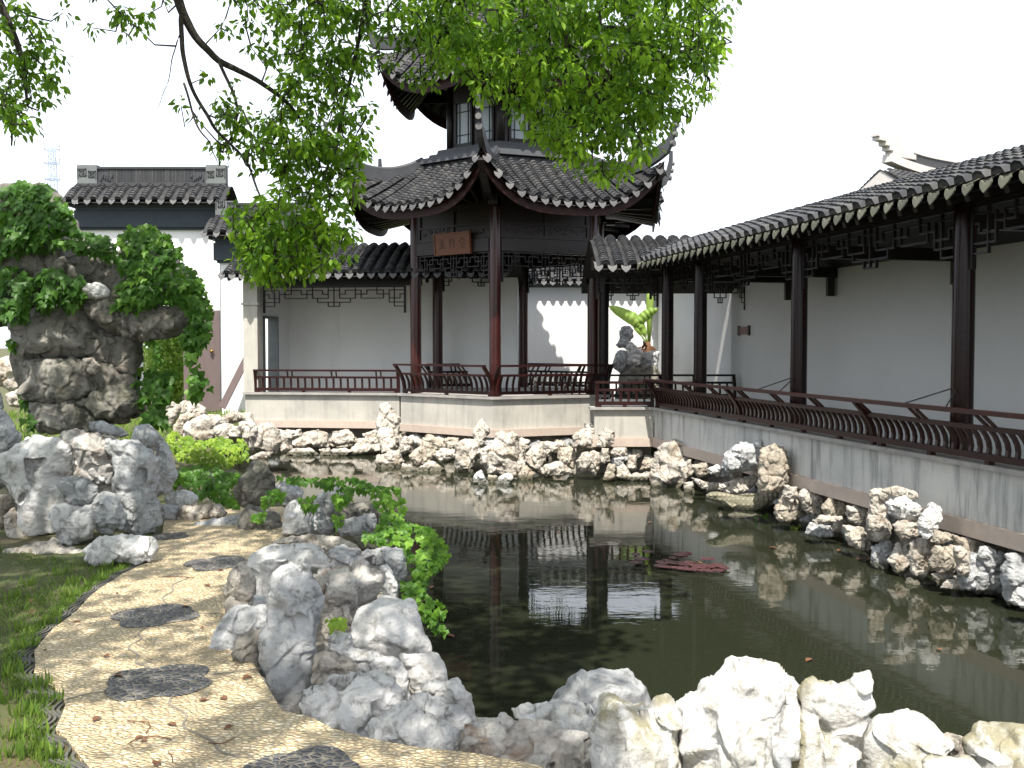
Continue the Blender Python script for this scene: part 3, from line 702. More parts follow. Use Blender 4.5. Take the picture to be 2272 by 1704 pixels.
b = MB(); hexprism(b, 2.45, 1.199, 1.245); b.build('coping', M['coping'], root)
for k in range(6):
    x, y = hv(k, 2.06); column(root, x, y, 1.245, 4.85, .113)
for k in range(6):
    f, L = face_frame(k, 2.06); g, Lg = face_frame(k, 2.32)
    b = MB(); b.fbox(f, .1, L - .1, -.05, .05, 4.80, 4.95); b.fbox(f, .1, L - .1, -.05, .05, 4.50, 4.54); b.fbox(f, .1, L - .1, -.05, .05, 4.24, 4.30)
    for s in (.1, L / 2 - .04, L - .18): b.fbox(f, s, s + .08, -.05, .05, 4.54, 4.80)
    b.fbox(f, .1, L - .1, -.03, .02, 4.54, 4.80); b.fbox(f, .1, L - .1, -.03, .02, 4.30, 4.5)
    for s in (.1, L / 2 - .03, L - .16): b.fbox(f, s, s + .06, -.048, .048, 4.30, 4.5)
    fr_ = b.build('panel_frame', M['timber_brown'], root)
    cm = MB(); rr = random.Random(k)
    for s0_, s1_ in ((.18, L / 2 - .05), (L / 2 + .05, L - .18)):
        for q in range(26):
            s = rr.uniform(s0_ + .04, s1_ - .04); z = rr.uniform(4.33, 4.47); r_ = rr.uniform(.012, .03)
            cm.bar(f(s - r_, .024, z), f(s + r_, .030, z + rr.uniform(-.03, .03)), .02, .02)
    cm.build('carving', M['timber_brown'], fr_)
    b = MB(); b.strip([f(.1, 0, 4.11), f(L - .1, 0, 4.11)], .15, .24); b.build('beam', M['timber_brown'], root)
    frieze(root, f, .12, L - .12, 0, 3.985, .44)
    if k in (0, 5): railing(root, g, 0.02, Lg - .02, 1.245, .60, .26, .125, None, ends=(True, True))
    elif k in (2, 3): railing(root, g, 0.02, Lg - .02, 1.245, .55, .15, .14, None, mat='timber')
b = MB(); hexprism(b, 2.0, 4.72, 4.78); b.build('ceiling', M['timber'], root)
b = MB(); hexprism(b, 1.32, 4.8, 7.6); b.build('upper_storey', M['timber_brown'], root)
for k in range(6):
    f, L = face_frame(k, 1.32)
    x, y = hv(k, 1.32); b = MB(); b.lathe((x, y, 0), [(.075, 5.9), (.075, 7.5)], 12); b.build('upper_post', M['timber'], root, smooth=True)
    for j, s in enumerate((.20, L / 2 + .09)):
        wd = L / 2 - .29
        b = MB()
        for (a0, a1, z0, z1) in ((s - .05, s, 6.22, 7.10), (s + wd, s + wd + .05, 6.22, 7.10), (s - .05, s + wd + .05, 7.05, 7.13), (s - .05, s + wd + .05, 6.18, 6.25)):
            b.fbox(f, a0, a1, .004, .05, z0, z1)
        for t in (.2, .8): b.fbox(f, s + wd * t - .008, s + wd * t + .008, .016, .03, 6.25, 7.05)
        for z in (6.42, 6.88): b.fbox(f, s, s + wd, .014, .028, z - .008, z + .008)
        wf = b.build('window', M['timber'], root)
        g = MB(); g.fbox(f, s + .002, s + wd - .002, .003, .012, 6.252, 7.048); g.build('pane', M['glass'], wf)

T30 = math.tan(R(30))
def hex_roof(Re, Ri, ze, zi, lift, ext, tip, sp=.228, hookr=.12):
    ae, ai = Re * math.cos(R(30)), Ri * math.cos(R(30))
    def zz(x, r):
        w = (ae - r) / (ae - ai); wc = min(max(w, -.15), 1)
        q = (abs(x) / max(.05, r * T30)); q = min(q, 1.15)
        return ze + (zi - ze) * (.72 * wc + .28 * wc * abs(wc)) + lift * q ** 3.2 * max(0, 1 - wc) ** 2.0
    for k in range(6):
        nr, lt = hnrm(k); c = Vector((X0, Y0, 0))
        def p(x, r, d=0): return c + nr * r + lt * x + Vector((0, 0, zz(x, r) + d))
        def re(x): q = abs(x) / (ae * T30); return ae + ext * q ** 4
        tiles = MB(); drips = MB(); under = MB(); xm = (ae + ext) * T30
        n = int(xm * 2 / sp); n += (n % 2 == 0)
        for i in range(n):
            x = (i - (n - 1) / 2) * sp
            r1 = max(abs(x) / T30 + .06, ai); r0 = re(x)
            if r0 - r1 > .12:
                tile_column(tiles, [p(x, r0 + (r1 - r0) * t, .015) for t in np.linspace(0, 1, 9)], lt, w=.078, h=.06)
        for i in range(n + 1):
            x = (i - n / 2) * sp
            if abs(x) / T30 < re(x) + .12: drip(drips, p(x, re(x) + .01, -.005), lt, nr, .92)
        xs = np.linspace(-1, 1, 21); ts = np.linspace(0, 1, 9)
        def g(q, t):
            r_e = ae + ext * abs(q) ** 4; r = r_e + (ai - r_e) * t; return p(q * r * T30, r)
        for a, b_ in zip(xs[:-1], xs[1:]):
            for t1, t2 in zip(ts[:-1], ts[1:]):
                q = [g(a, t1), g(b_, t1), g(b_, t2), g(a, t2)]; under.quad(*q)
                if t1 < .8: under.quad(*[v - Vector((0, 0, .08)) for v in reversed(q)])
        slope = tiles.build('roof_tiles', M['tile'], PV); drips.build('drip_tiles', M['drip'], slope); under.build('underlay', M['tile_dark'], slope)
        fas = MB()
        for a, b_ in zip(xs[:-1], xs[1:]):
            q0, q1 = g(a, 0) - nr * .07, g(b_, 0) - nr * .07; dn = Vector((0, 0, -.24)); up = Vector((0, 0, -.03)); bk = nr * -.035
            fas.hexa([q0 + dn, q1 + dn, q1 + dn + bk, q0 + dn + bk], [q0 + up, q1 + up, q1 + up + bk, q0 + up + bk])
        fas.build('eave_board', M['fascia'], PV)
        raf = MB(); m = 13
        for i in range(m):
            q = -1 + 2 * (i + .5) / m; r_e = ae + ext * abs(q) ** 4
            a = p(q * r_e * T30, r_e - .1, -.13); bb = c + nr * (ai + .35) + lt * (q * (ai + .35) * T30); bb.z = zz(0, ai + .35 if Re < 3 else 2.0) - .25
            if Re > 3: bb = c + nr * 1.95 + lt * (q * 1.0); bb.z = 4.93
            raf.bar(a, bb, .06, .065)
        raf.build('rafters', M['timber'], PV)
        # hip ridge with its upturned hook
        hx = Vector((*hv(k, 1), 0)) - Vector((X0, Y0, 0))
        pts = []; wd = []; hh = []
        Rt = Re + ext * 1.1
        for t in np.linspace(0, 1, 22):
            Rs = 1.9 if Re > 3 else Ri; r = Rs + (Rt - Rs) * t; a = r * math.cos(R(30)); v = Vector((X0, Y0, 0)) + hx * r; v.z = zz(a * T30, a) + .03 + .19 * t ** 2; pts.append(v); wd.append(.15 - .03 * t); hh.append(.30 - .08 * t)
        zt = pts[-1].z; base = pts[-1]
        for t, dr, dz in ((.25, .10, .12), (.5, .17, .30), (.75, .21, .52), (1, .22, .8)):
            v = base + hx * dr; v.z = zt + dz * tip; pts.append(v); wd.append(.10 - .05 * t); hh.append(.15 - .09 * t)
        b = MB(); b.strip(pts, wd, hh); b.build('hip_ridge', M['ridge'], PV)
        b = MB(); b.tube([v + Vector((0, 0, hh[i] * .5 + .01)) for i, v in enumerate(pts[:23])], [max(.035, .055 - .001 * i) for i in range(23)], 8); b.build('ridge_roll', M['ridge'], PV, smooth=True)
        if Re > 3:
            b = MB(); hb = pts[22]
            for q_, (dr, dz_) in enumerate(((.07, -.02), (.12, .14), (.15, .30))):
                c0 = hb + hx * (dr - .03) + Vector((0, 0, dz_)); b.tube([c0, c0 + hx * .07], [.062 - .008 * q_, .062 - .008 * q_], 12)
            b.build('ridge_tile_ends', M['drip'], PV)
        # corner beam under the hip
        b = MB(); cp = []
        for t in np.linspace(0, 1, 8):
            r = (2.0 if Re > 3 else 1.3) + (Rt - .05 - (2.0 if Re > 3 else 1.3)) * t; a = r * math.cos(R(30)); v = Vector((X0, Y0, 0)) + hx * r
            v.z = (4.95 if Re > 3 else 7.45) * (1 - t) + (zz(a * T30, a) - .14) * t - .12 * math.sin(math.pi * t); cp.append(v)
        b.strip(cp, .13, .2); b.build('corner_beam', M['timber'], PV)
        if Re > 3:
            v = cp[3]; b = MB(); b.box(hv(k, 2.35)[0] - .09, hv(k, 2.35)[0] + .09, hv(k, 2.35)[1] - .09, hv(k, 2.35)[1] + .09, 4.82, 5.02); b.build('bracket', M['timber_brown'], PV)
hex_roof(3.5, 1.52, 4.80, 6.0, .78, .12, .85)
hex_roof(2.72, .18, 7.28, 9.9, .66, .12, 1.25, .225)
for r0, z0, z1 in ((2.02, 5.48, 5.66), (1.98, 5.68, 5.80), (2.04, 5.82, 5.93), (1.80, 5.93, 6.03), (1.62, 6.03, 6.14)):
    b = MB(); hexprism(b, r0, z0, z1, r0 - .04); b.build('waist_ridge', M['ridge'], PV)
b = MB(); b.lathe((X0, Y0, 0), [(.3, 9.85), (.34, 10.0), (.2, 10.15), (.28, 10.35), (.16, 10.55), (.2, 10.7), (.05, 11.1), (.01, 11.3)], 20); b.build('finial', M['ridge'], PV, smooth=True)
# name board with carved characters hung on the pavilion
f, L = face_frame(0, 2.06)
root = empty('name_board', f(.95, .2, 4.0), 'orange wooden name board with carved characters hung between two pavilion columns', 'sign board')
def tf(s, o, z): return f(s + .14, o + (z - 3.95) * .10, z + .12)
b = MB(); b.fbox(tf, .52, 1.40, .10, .135, 3.86, 4.24); b.build('board', M['board'], root)
b = MB()
for a0, a1, z0, z1 in ((.50, 1.42, 3.84, 3.865), (.50, 1.42, 4.235, 4.26), (.50, .525, 3.865, 4.235), (1.395, 1.42, 3.865, 4.235)): b.fbox(tf, a0, a1, .095, .15, z0, z1)
b.build('frame', M['board'], root)
def strokes(s, z, k, L_):
    b = MB()
    for (x0, y0, x1, y1) in L_: b.bar(tf(s + x0 * k, .139, z + y0 * k), tf(s + x1 * k, .139, z + y1 * k), .016, .006, up=tuple(Vector(tf(0, 1, 0)) - Vector(tf(0, 0, 0))))
    b.build('character', M['ink'], root)
strokes(.70, 4.05, .1, [(-.8, .8, .8, .8), (0, 1, 0, -.9), (-.7, .2, .7, .2), (-.6, -.4, -.1, -.1), (.1, -.1, .7, -.8), (-.7, -.9, .1, -.5)])
strokes(.96, 4.05, .1, [(-.8, .5, .8, .5), (-.5, .9, -.5, -.8), (.5, .9, .5, -.8), (-.5, 0, .5, 0), (-.5, -.7, .5, -.7), (0, .9, 0, .5)])
strokes(1.22, 4.05, .1, [(0, 1, -.8, .3), (0, 1, .8, .3), (-.5, .2, .5, .2), (0, .2, 0, -.9), (-.8, -.3, .8, -.3), (-.7, -.9, .7, -.9)])

# ---------------------------------------------------------------- courtyard walls with tiled coping
def capped_wall(name, P, s0, s1, ztop, label, z0=.4, thick=.3, ov=.24):
    root = empty(name, P(s0, 0, 0), label, 'wall')
    b = MB(); b.fbox(P, s0, s1, -thick, 0, z0, ztop); b.build('masonry', M['plaster'], root)
    b = MB(); b.fbox(P, s0, s1, -thick - .06, .06, ztop + .002, ztop + .06); b.fbox(P, s0, s1, -thick - .1, .1, ztop + .06, ztop + .11); b.build('cornice', M['frame_grey'], root)
    gallery_roof(root, P, s0, s1, ov, -thick / 2, ztop + .15, .32)
    b = MB(); b.fbox(P, s0, s1, -thick / 2 - .07, -thick / 2 + .07, ztop + .46, ztop + .60); b.build('ridge', M['ridge'], root)
    return root
capped_wall('courtyard_wall', frame(-1.2, 26.0, 1, 0), 0, 5.05, 3.72, 'tall white courtyard wall with tiled coping seen behind the pavilion')
dxx, dyy = 4.46 - 3.82, 19.9 - 26.0
capped_wall('courtyard_wall', frame(3.82, 26.0, dxx, dyy), 0, 6.1, 3.72, 'white side wall of the courtyard behind the two dark corner columns')

# small wooden plaque on the gallery wall
sx = 4.46
b = MB(); root = empty('wall_plaque', PR(-1.15, -2.59, 2.3), 'small orange wooden plaque with dark ends on the white gallery wall', 'plaque')
pq = None
for sgn in (0,):
    dX = 515.0 / F; Yp = (2.42 + .2152 * 16.8 + 2.6 * 1.02) / (dX + .2152); sp_ = (16.8 - Yp + .55) / .9776
    b.fbox(PR, sp_ - .19, sp_ + .19, -2.598, -2.565, 2.42, 2.57); b.build('board', M['board'], root)
    b = MB(); b.fbox(PR, sp_ - .25, sp_ - .192, -2.598, -2.555, 2.40, 2.59); b.fbox(PR, sp_ + .192, sp_ + .25, -2.598, -2.555, 2.40, 2.59); b.build('end_pieces', M['timber_brown'], root)

# ---------------------------------------------------------------- left gateway wall
def spiral(b, P, s, z, k, o, flip=1, w=.03):
    pts = [(-1, -1), (-1, 1), (1, 1), (1, -.6), (-.5, -.6), (-.5, .5), (.5, .5), (.5, -.15), (0, -.15)]
    for (x0, y0), (x1, y1) in zip(pts[:-1], pts[1:]):
        a0, a1 = sorted((s + flip * x0 * k, s + flip * x1 * k)); c0, c1 = sorted((z + y0 * k, z + y1 * k))
        b.fbox(P, a0 - w / 2, a1 + w / 2, o, o + .015, c0 - w / 2, c1 + w / 2)
def gate_wall(P, s1, zt, label, ridge_h=.42, door=None):
    root = empty('gate_wall', P(0, 0, 0), label, 'gateway')
    b = MB()
    if door:
        d0, d1, dz = door
        b.fbox(P, .12, d0, -.42, 0, .4, zt); b.fbox(P, d1, s1 - .12, -.42, 0, .4, zt); b.fbox(P, d0, d1, -.42, 0, dz, zt)
    else: b.fbox(P, .12, s1 - .12, -.42, 0, .4, zt)
    b.build('masonry', M['plaster'], root)
    b = MB(); b.fbox(P, .06, s1 - .06, -.48, .08, zt + .002, zt + .06); b.fbox(P, .0, s1, -.54, .14, zt + .06, zt + .46); b.fbox(P, .05, s1 - .05, -.5, .18, zt + .46, zt + .53); b.fbox(P, -.08, s1 + .08, -.6, .26, zt + .53, zt + .60)
    b.build('slate_frieze', M['slate'], root)
    gallery_roof(root, P, -.12, s1 + .12, .44, -.21, zt + .66, .42, sp=.29)
    zr = zt + 1.06
    b = MB(); b.fbox(P, .0, s1, -.33, -.09, zr, zr + .07); b.fbox(P, .1, s1 - .1, -.28, -.14, zr + .07, zr + .11); b.fbox(P, .12, s1 - .12, -.26, -.16, zr + .11, zr + .11 + ridge_h - .1); b.fbox(P, .1, s1 - .1, -.3, -.12, zr + ridge_h + .012, zr + ridge_h + .06)
    rd = b.build('ridge', M['ridge'], root)
    b = MB(); n = int((s1 - 1.4) / .035)
    for i in range(n): s = .7 + i * .035; b.fbox(P, s, s + .018, -.16, -.145, zr + .12, zr + ridge_h)
    b.build('upright_tiles', M['tile'], rd)
    b = MB()
    for s, fl in ((.22, 1), (s1 - .22, -1)):
        b.fbox(P, s - .24, s + .24, -.31, -.11, zr + .075, zr + ridge_h + .06 + .04)
    ends = b.build('ridge_end', M['ridge_lt'], root)
    b = MB()
    for s, fl in ((.22, 1), (s1 - .22, -1)):
        spiral(b, P, s - .12 * fl, zr + .32, .10, -.109, fl, .024); spiral(b, P, s + .13 * fl, zr + .28, .085, -.109, -fl, .022)
        for q in range(6): b.fbox(P, s + fl * (.32 + q * .055) - .02, s + fl * (.32 + q * .055) + .02, -.16, -.12, zr + .14 + .03 * ((q * 7) % 4), zr + .20 + .03 * ((q * 7) % 4))
    b.build('scroll_relief', M['ridge'], root)
    return root
gl = at(170, 500, 24.0)
PG = frame(gl.x, 24.0, 1, 0)
gate = gate_wall(PG, 3.55, 4.98, 'large white gateway wall with dark tiled roof and scroll-ended ridge', door=(1.4, 2.6, 3.0))
b = MB(); b.fbox(PG, 1.34, 1.4, -.2, .03, .6, 3.06); b.fbox(PG, 2.6, 2.66, -.2, .03, .6, 3.06); b.fbox(PG, 1.4, 2.6, -.2, .03, 3.0, 3.06); b.build('door_frame', M['frame_grey'], gate)
b = MB(); b.fbox(PG, 2.56, 3.44, .035, .09, .62, 3.05); dr = b.build('door', M['door'], gate)
hp = at(470, 779, 23.87); b = MB(); b.lathe((0, 0, 0), [(.005, 0), (.05, .012), (.05, .025), (.022, .035), (.03, .055), (.01, .07)], 14)
b.v = [(hp.x + x, hp.y - z, hp.z + y) for x, y, z in b.v]; b.build('knob', M['brass'], dr, smooth=True)
g2 = at(478, 600, 23.2)
PG2 = frame(g2.x, 23.2, 1, 0)
low = gate_wall(PG2, 2.3, 4.12, 'lower white wall with its own small tiled roof between the big gateway and the gallery', ridge_h=.3)
bd = MB(); p0, p1 = at(492, 905, 22.7), at(556, 778, 22.9); bd.bar(p0, p1, .05, .16, up=(1, 0, 0)); bd.build('leaning_plank', M['door'], None)
tag(bpy.data.objects['leaning_plank'], 'dark wooden plank leaning against the white wall beside the gallery pier', 'plank')

# ---------------------------------------------------------------- distant house gable, right
hg = at(1953, 362, 27.0)
PH = frame(hg.x, 27.0, .42, -.0 + .9)      # ridge direction leads away to the right
root = empty('garden_hall', (hg.x, 27, 0), 'grey tiled hall with stepped ridge end rising behind the right gallery roof', 'house')
zr = hg.z - .15
rd = Vector((.82, .57, 0)); gd = Vector((.57, -.82, 0))      # ridge direction, gable-front direction
o_ = Vector((hg.x, 27, 0)) 
def HP(r, g, z): v = o_ + rd * r + gd * g; return (v.x, v.y, z)
b = MB(); b.hexa([HP(.3, -3.4, 1), HP(8, -3.4, 1), HP(8, 3.4, 1), HP(.3, 3.4, 1)], [HP(.3, -3.4, zr - 2.5), HP(8, -3.4, zr - 2.5), HP(8, 3.4, zr - 2.5), HP(.3, 3.4, zr - 2.5)])
n0 = len(b.v); b.v += [HP(.3, -3.4, zr - 2.5), HP(.3, 3.4, zr - 2.5), HP(.3, 0, zr - .25), HP(8, -3.4, zr - 2.5), HP(8, 3.4, zr - 2.5), HP(8, 0, zr - .25)]
b.f += [(n0, n0 + 1, n0 + 2), (n0 + 3, n0 + 5, n0 + 4)]; b.build('gable_wall', M['cement'], root)
b = MB()
for sg in (-1, 1): b.hexa([HP(.02, sg * .0, zr - .42), HP(.3, sg * 0, zr - .42), HP(.3, sg * 3.9, zr - 3.0), HP(.02, sg * 3.9, zr - 3.0)], [HP(.02, 0, zr - .05), HP(.3, 0, zr - .05), HP(.3, sg * 3.9, zr - 2.62), HP(.02, sg * 3.9, zr - 2.62)])
b.build('bargeboard', M['white_trim'], root)
b = MB(); sh = MB()
for sg in (-1, 1):
    for i in range(32):
        r = .2 + i * .24; tile_column(b, [HP(r, sg * 3.9, zr - 2.6), HP(r, sg * 1.9, zr - 1.35), HP(r, sg * .1, zr - .02)], rd, step=.12)
    sh.quad(HP(0, sg * 3.95, zr - 2.66), HP(8, sg * 3.95, zr - 2.66), HP(8, 0, zr - .03), HP(0, 0, zr - .03))
rt = b.build('roof_tiles', M['tile'], root); sh.build('underlay', M['tile_dark'], rt)
b = MB(); rp = [HP(r, 0, zr + .12 + .25 * max(0, 1 - r / 2.6) ** 2) for r in np.linspace(.3, 8, 24)]
b.strip(rp, .3, .22); b.build('ridge_base', M['white_trim'], root)
b = MB(); b.strip([(x, y, z + .25) for x, y, z in rp[3:]], .16, .28); b.build('ridge', M['tile'], root)
b = MB(); b.strip([(x, y, z + .41) for x, y, z in rp[2:]], .22, .05); b.build('ridge_cap', M['white_trim'], root)
b = MB(); zb = rp[0][2]
zsc = .62
for q, (a0, a1, z0, z1) in enumerate((a + .3, b_ + .3, c_ * .62, d_ * .62) for a, b_, c_, d_ in ((.1, 1.15, .1, .32), (-.05, 1.05, .32, .50), (-.22, .85, .50, .68), (-.5, .62, .68, .86), (-.58, -.1, .84, .96), (-.3, .35, .86, .98))):
    b.hexa([HP(a0, -.13 + q * .003, zb + z0), HP(a1, -.13 + q * .003, zb + z0), HP(a1, .13 - q * .003, zb + z0), HP(a0, .13 - q * .003, zb + z0)], [HP(a0, -.13 + q * .003, zb + z1 - .001), HP(a1, -.13 + q * .003, zb + z1 - .001), HP(a1, .13 - q * .003, zb + z1 - .001), HP(a0, .13 - q * .003, zb + z1 - .001)])
b.build('stepped_ridge_end', M['white_trim'], root)

# ---------------------------------------------------------------- far radio mast
c = at(117, 420, 260.0); bx, by = c.x, c.y
root = empty('radio_mast', (bx, by, 0), 'pale lattice radio mast far away above the ivy-covered rocks on the left', 'mast')
Z = lambda py: at(117, py, 260.0).z
b = MB(); ztop, z0 = Z(332), .5
for sx_, sy_ in ((-1, -1), (1, -1), (1, 1), (-1, 1)): b.bar((bx + sx_ * 2.1, by + sy_ * 2.1, z0), (bx + sx_ * .6, by + sy_ * .6, ztop), .14, .14)
k = 26
for i in range(k):
    za = z0 + (ztop - z0) * i / k; zb_ = z0 + (ztop - z0) * (i + 1) / k; ra = 2.1 - 1.5 * i / k; rb = 2.1 - 1.5 * (i + 1) / k
    for s in (-1, 1): b.bar((bx - ra, by + s * ra, za), (bx + rb, by + s * rb, zb_), .09, .09); b.bar((bx + ra, by + s * ra, za), (bx - rb, by + s * rb, zb_), .09, .09)
b.build('lattice', M['steel'], root)
for py in (332, 362, 398):
    b = MB(); z = Z(py); r = 1.9
    ring = [(bx + r * math.cos(a), by + r * math.sin(a), z) for a in np.linspace(0, 2 * math.pi, 17)]
    b.tube(ring, .10, 5); b.tube([(x, y, z + 1.1) for x, y, _ in ring], .06, 5)
    for x, y, _ in ring[::2]: b.bar((x, y, z), (x, y, z + 1.1), .06, .06)
    b.bar((bx - r, by, z), (bx + r, by, z), .12, .12); b.build('platform', M['steel'], root)
b = MB(); b.tube([(bx, by, ztop), (bx, by, Z(268))], [.12, .04], 6); b.build('aerial', M['steel'], root)

# ================================================================ ROCKS
ROCKS = []
def rock(pxpoly, Y, mat='rk_grey', label=None, group=None, N=1500, tk=1.0, lean=.15, amp=1.0, seed=None, axis=None, cells=.62, foot=.0, name='garden_rock', parent=None, holes=()):
    seed = len(ROCKS) * 13 + 5 if seed is None else seed
    g = np.random.default_rng(seed)
    W = [at(x, y, Y) for x, y in pxpoly]
    P = np.array([(p.x, p.z) for p in W])
    zl, zh = P[:, 1].min(), P[:, 1].max(); De = min(zh - zl, np.ptp(P[:, 0])) * .5     # the far edge of a low rock lies further back than its foot
    W = [at(x, y, float(Y + lean * (q[1] - zl) + .30 * De * tk * max(0, min(1, 2 * (q[1] - zl) / (zh - zl) - .6)))) for (x, y), q in zip(pxpoly, P)]
    P = np.array([(p.x, p.z) for p in W])
    zl, zh = P[:, 1].min(), P[:, 1].max()
    if foot: P[:, 1] -= foot * np.clip(((zl + .4 * (zh - zl)) - P[:, 1]) / (.4 * (zh - zl)), 0, 1)
    area = abs(np.sum(P[:, 0] * np.roll(P[:, 1], -1) - np.roll(P[:, 0], -1) * P[:, 1])) / 2
    size = math.sqrt(area); h = math.sqrt(area / N) * 1.05
    # outline with small-scale roughness
    O = []
    for a, b in zip(P, np.roll(P, -1, axis=0)):
        L = np.linalg.norm(b - a); n = max(1, int(L / h))
        for k in range(n): O.append(a + (b - a) * k / n)
    O = np.array(O)
    for _ in range(1): O = (np.roll(O, 1, 0) + 2 * O + np.roll(O, -1, 0)) / 4
    nz = np.c_[O / size * 3.2, np.full(len(O), seed * .37)]
    O = O + np.c_[fbm(nz, 4), fbm(nz + 31.7, 4)] * size * .045 * amp
    lo, hi = O.min(0), O.max(0)
    xs = np.arange(lo[0], hi[0], h); ys = np.arange(lo[1], hi[1], h * .87)
    Q = np.array([(x + (j % 2) * h / 2, y) for j, y in enumerate(ys) for x in xs]); Q = Q + g.uniform(-.22, .22, Q.shape) * h
    d, ins = poly_dist(Q, O); Q = Q[ins & (d > .5 * h)]
    allp = np.r_[O, Q]; n = len(O)
    vo, eo, fo, *_ = delaunay_2d_cdt([Vector((a, b)) for a, b in allp], [(i, (i + 1) % n) for i in range(n)], [], 1, 1e-7)
    V2 = np.array([(p[0], p[1]) for p in vo]); T = np.array([f for f in fo if len(f) == 3])
    d, _ = poly_dist(V2, O); d[d < 1e-4] = 0
    D = d.max(); u = np.clip(d / D, 0, 1)
    prof = np.sqrt(np.clip(1 - (1 - u) ** 3.0, 0, 1)) * D * .92 * tk
    c3 = np.c_[V2[:, 0], np.zeros(len(V2)), V2[:, 1]]
    low = fbm(c3 / D * .8 + seed * 1.7, 2) * D * .45 * np.minimum(1, u * 2)
    zb = lo[1]
    yc = Y + (V2[:, 1] - zb) * lean
    bnd = d == 0
    yf = yc - prof - np.where(bnd, 0, low); yb = yc + prof * .8
    idx_b = np.full(len(V2), -1); inner = np.where(~bnd)[0]; idx_b[inner] = len(V2) + np.arange(len(inner)); idx_b[bnd] = np.where(bnd)[0]
    V = np.r_[np.c_[V2[:, 0], yf, V2[:, 1]], np.c_[V2[inner, 0], yb[inner], V2[inner, 1]]]
    a_, b_, c_ = V[T[:, 0]], V[T[:, 1]], V[T[:, 2]]
    nn = np.cross(b_ - a_, c_ - a_)
    if nn[:, 1].mean() > 0: T = T[:, ::-1]
    FT = np.r_[T, idx_b[T][:, ::-1]]
    # normals
    def vnorm():
        fn = np.cross(V[FT[:, 1]] - V[FT[:, 0]], V[FT[:, 2]] - V[FT[:, 0]]); vn = np.zeros_like(V)
        for k in range(3): np.add.at(vn, FT[:, k], fn)
        return vn / np.maximum(1e-9, np.linalg.norm(vn, axis=1))[:, None]
    vn = vnorm()
    cs = max(.05, min(D * cells * 1.5, .36)); lo3, hi3 = V.min(0) - cs * .5, V.max(0) + cs * .5
    K = int(np.clip(np.prod((hi3 - lo3) / cs) * 1.1, 6, 260)); Fp = g.uniform(lo3, hi3, (K, 3))
    S = V + np.c_[fbm(V / cs * .9 + 3, 2), fbm(V / cs * .9 + 13, 2), fbm(V / cs * .9 + 23, 2)] * cs * .35
    sc = np.array([1, 1, .72])
    dd = np.sqrt((((S[:, None] - Fp[None]) * sc) ** 2).sum(2)); cid = dd.argmin(1)
    cnt = np.bincount(cid, minlength=K).astype(float) + 1e-9
    cm_ = np.stack([np.bincount(cid, V[:, k], K) / cnt for k in range(3)], 1); cn = np.stack([np.bincount(cid, vn[:, k], K) / cnt for k in range(3)], 1)
    cn += g.normal(0, .27, cn.shape); cn /= np.maximum(1e-9, np.linalg.norm(cn, axis=1))[:, None]
    pr = ((V - cm_[cid]) * cn[cid]).sum(1); pr = np.clip(pr, -cs * .45, cs * .45); bw = np.where(np.r_[bnd, np.zeros(len(inner), bool)], .3, 1.0); V = V - (.86 * bw * pr)[:, None] * cn[cid]
    V = V + cn[cid] * (g.normal(0, .07, K) * cs * amp)[cid][:, None]
    E_ = np.r_[FT[:, [0, 1]], FT[:, [1, 2]], FT[:, [2, 0]]]
    for _ in range(2):
        ac = np.zeros_like(V); ct_ = np.bincount(E_[:, 0], minlength=len(V)) + 1e-9
        for k in range(3): ac[:, k] = np.bincount(E_[:, 0], V[E_[:, 1], k], len(V))
        V = V + (.5 * bw ** 2)[:, None] * (ac / ct_[:, None] - V)
    vn = vnorm()
    dd.sort(axis=1); f1, f2 = dd[:, 0] / cs, dd[:, 1] / cs
    disp = (.42 - f1) * .16 * amp - .20 * np.exp(-((f2 - f1) / .10) ** 2) + .26 * fbm(V / cs * .9 + seed, 5, True)
    disp = disp * min(cs, D) * .62 * amp
    V = V + vn * (disp * np.where(bw < 1, .35, 1))[:, None] + vn * (fbm(V / cs * 5 + 9, 3, True) * .035 * min(cs, .2) * amp)[:, None]
    V[:, 0] += (fbm(V * 3 / size + 51, 2) * .03 * size)
    base = (float(V[:, 0].mean()), float(V[:, 1].mean()), float(V[:, 2].min()))
    o = np_mesh(name, V, FT.astype(np.int32), M[mat], parent, True, loc=base if parent is None else None)
    ROCKS.append(o)
    if label: tag(o, label, 'rock', group)
    return o

# --- foreground rocks edging the path and pond
GF = 'rocks heaped between the pebble path and the pond'
def r_(c, pts, Y, mat, label, group=GF, **k):
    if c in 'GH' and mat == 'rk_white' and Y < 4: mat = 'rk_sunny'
    k.setdefault('foot', .12 if c == 'F' else .4); return rock(cr(c, pts), Y, mat, label, group, **k)
r_('F', [(305, 165), (400, 60), (560, 5), (760, 10), (860, 60), (910, 180), (850, 230), (760, 260), (700, 390), (450, 400), (370, 345), (350, 230)], 6.05, 'rk_white', 'broad pale blue-white boulder behind the tall mossy ridge rock', N=3500, lean=.4, cells=.8, amp=.7)
r_('F', [(150, 320), (200, 190), (260, 150), (330, 180), (370, 270), (355, 440), (200, 455), (155, 400)], 5.75, 'rk_pale', 'small upright cream rock alone on the pebble path beside the pale boulder', N=1500)
r_('F', [(395, 800), (450, 590), (460, 400), (520, 200), (640, 130), (740, 160), (800, 290), (850, 430), (860, 540), (810, 640), (790, 780), (770, 950), (700, 1080), (640, 1190), (480, 1210), (450, 1130), (460, 1050), (400, 900)], 4.75, 'rk_grey', 'tall grey-green ridge-backed rock standing at the edge of the pebble path', N=5200, lean=.25, cells=.9, amp=.8, tk=.85)
r_('F', [(50, 700), (60, 640), (190, 460), (300, 445), (480, 450), (480, 640), (300, 650), (200, 740), (100, 765)], 5.15, 'rk_grey', 'flat-topped angular grey slab left of the tall ridge-backed rock', N=1800, cells=.8, lean=.35)
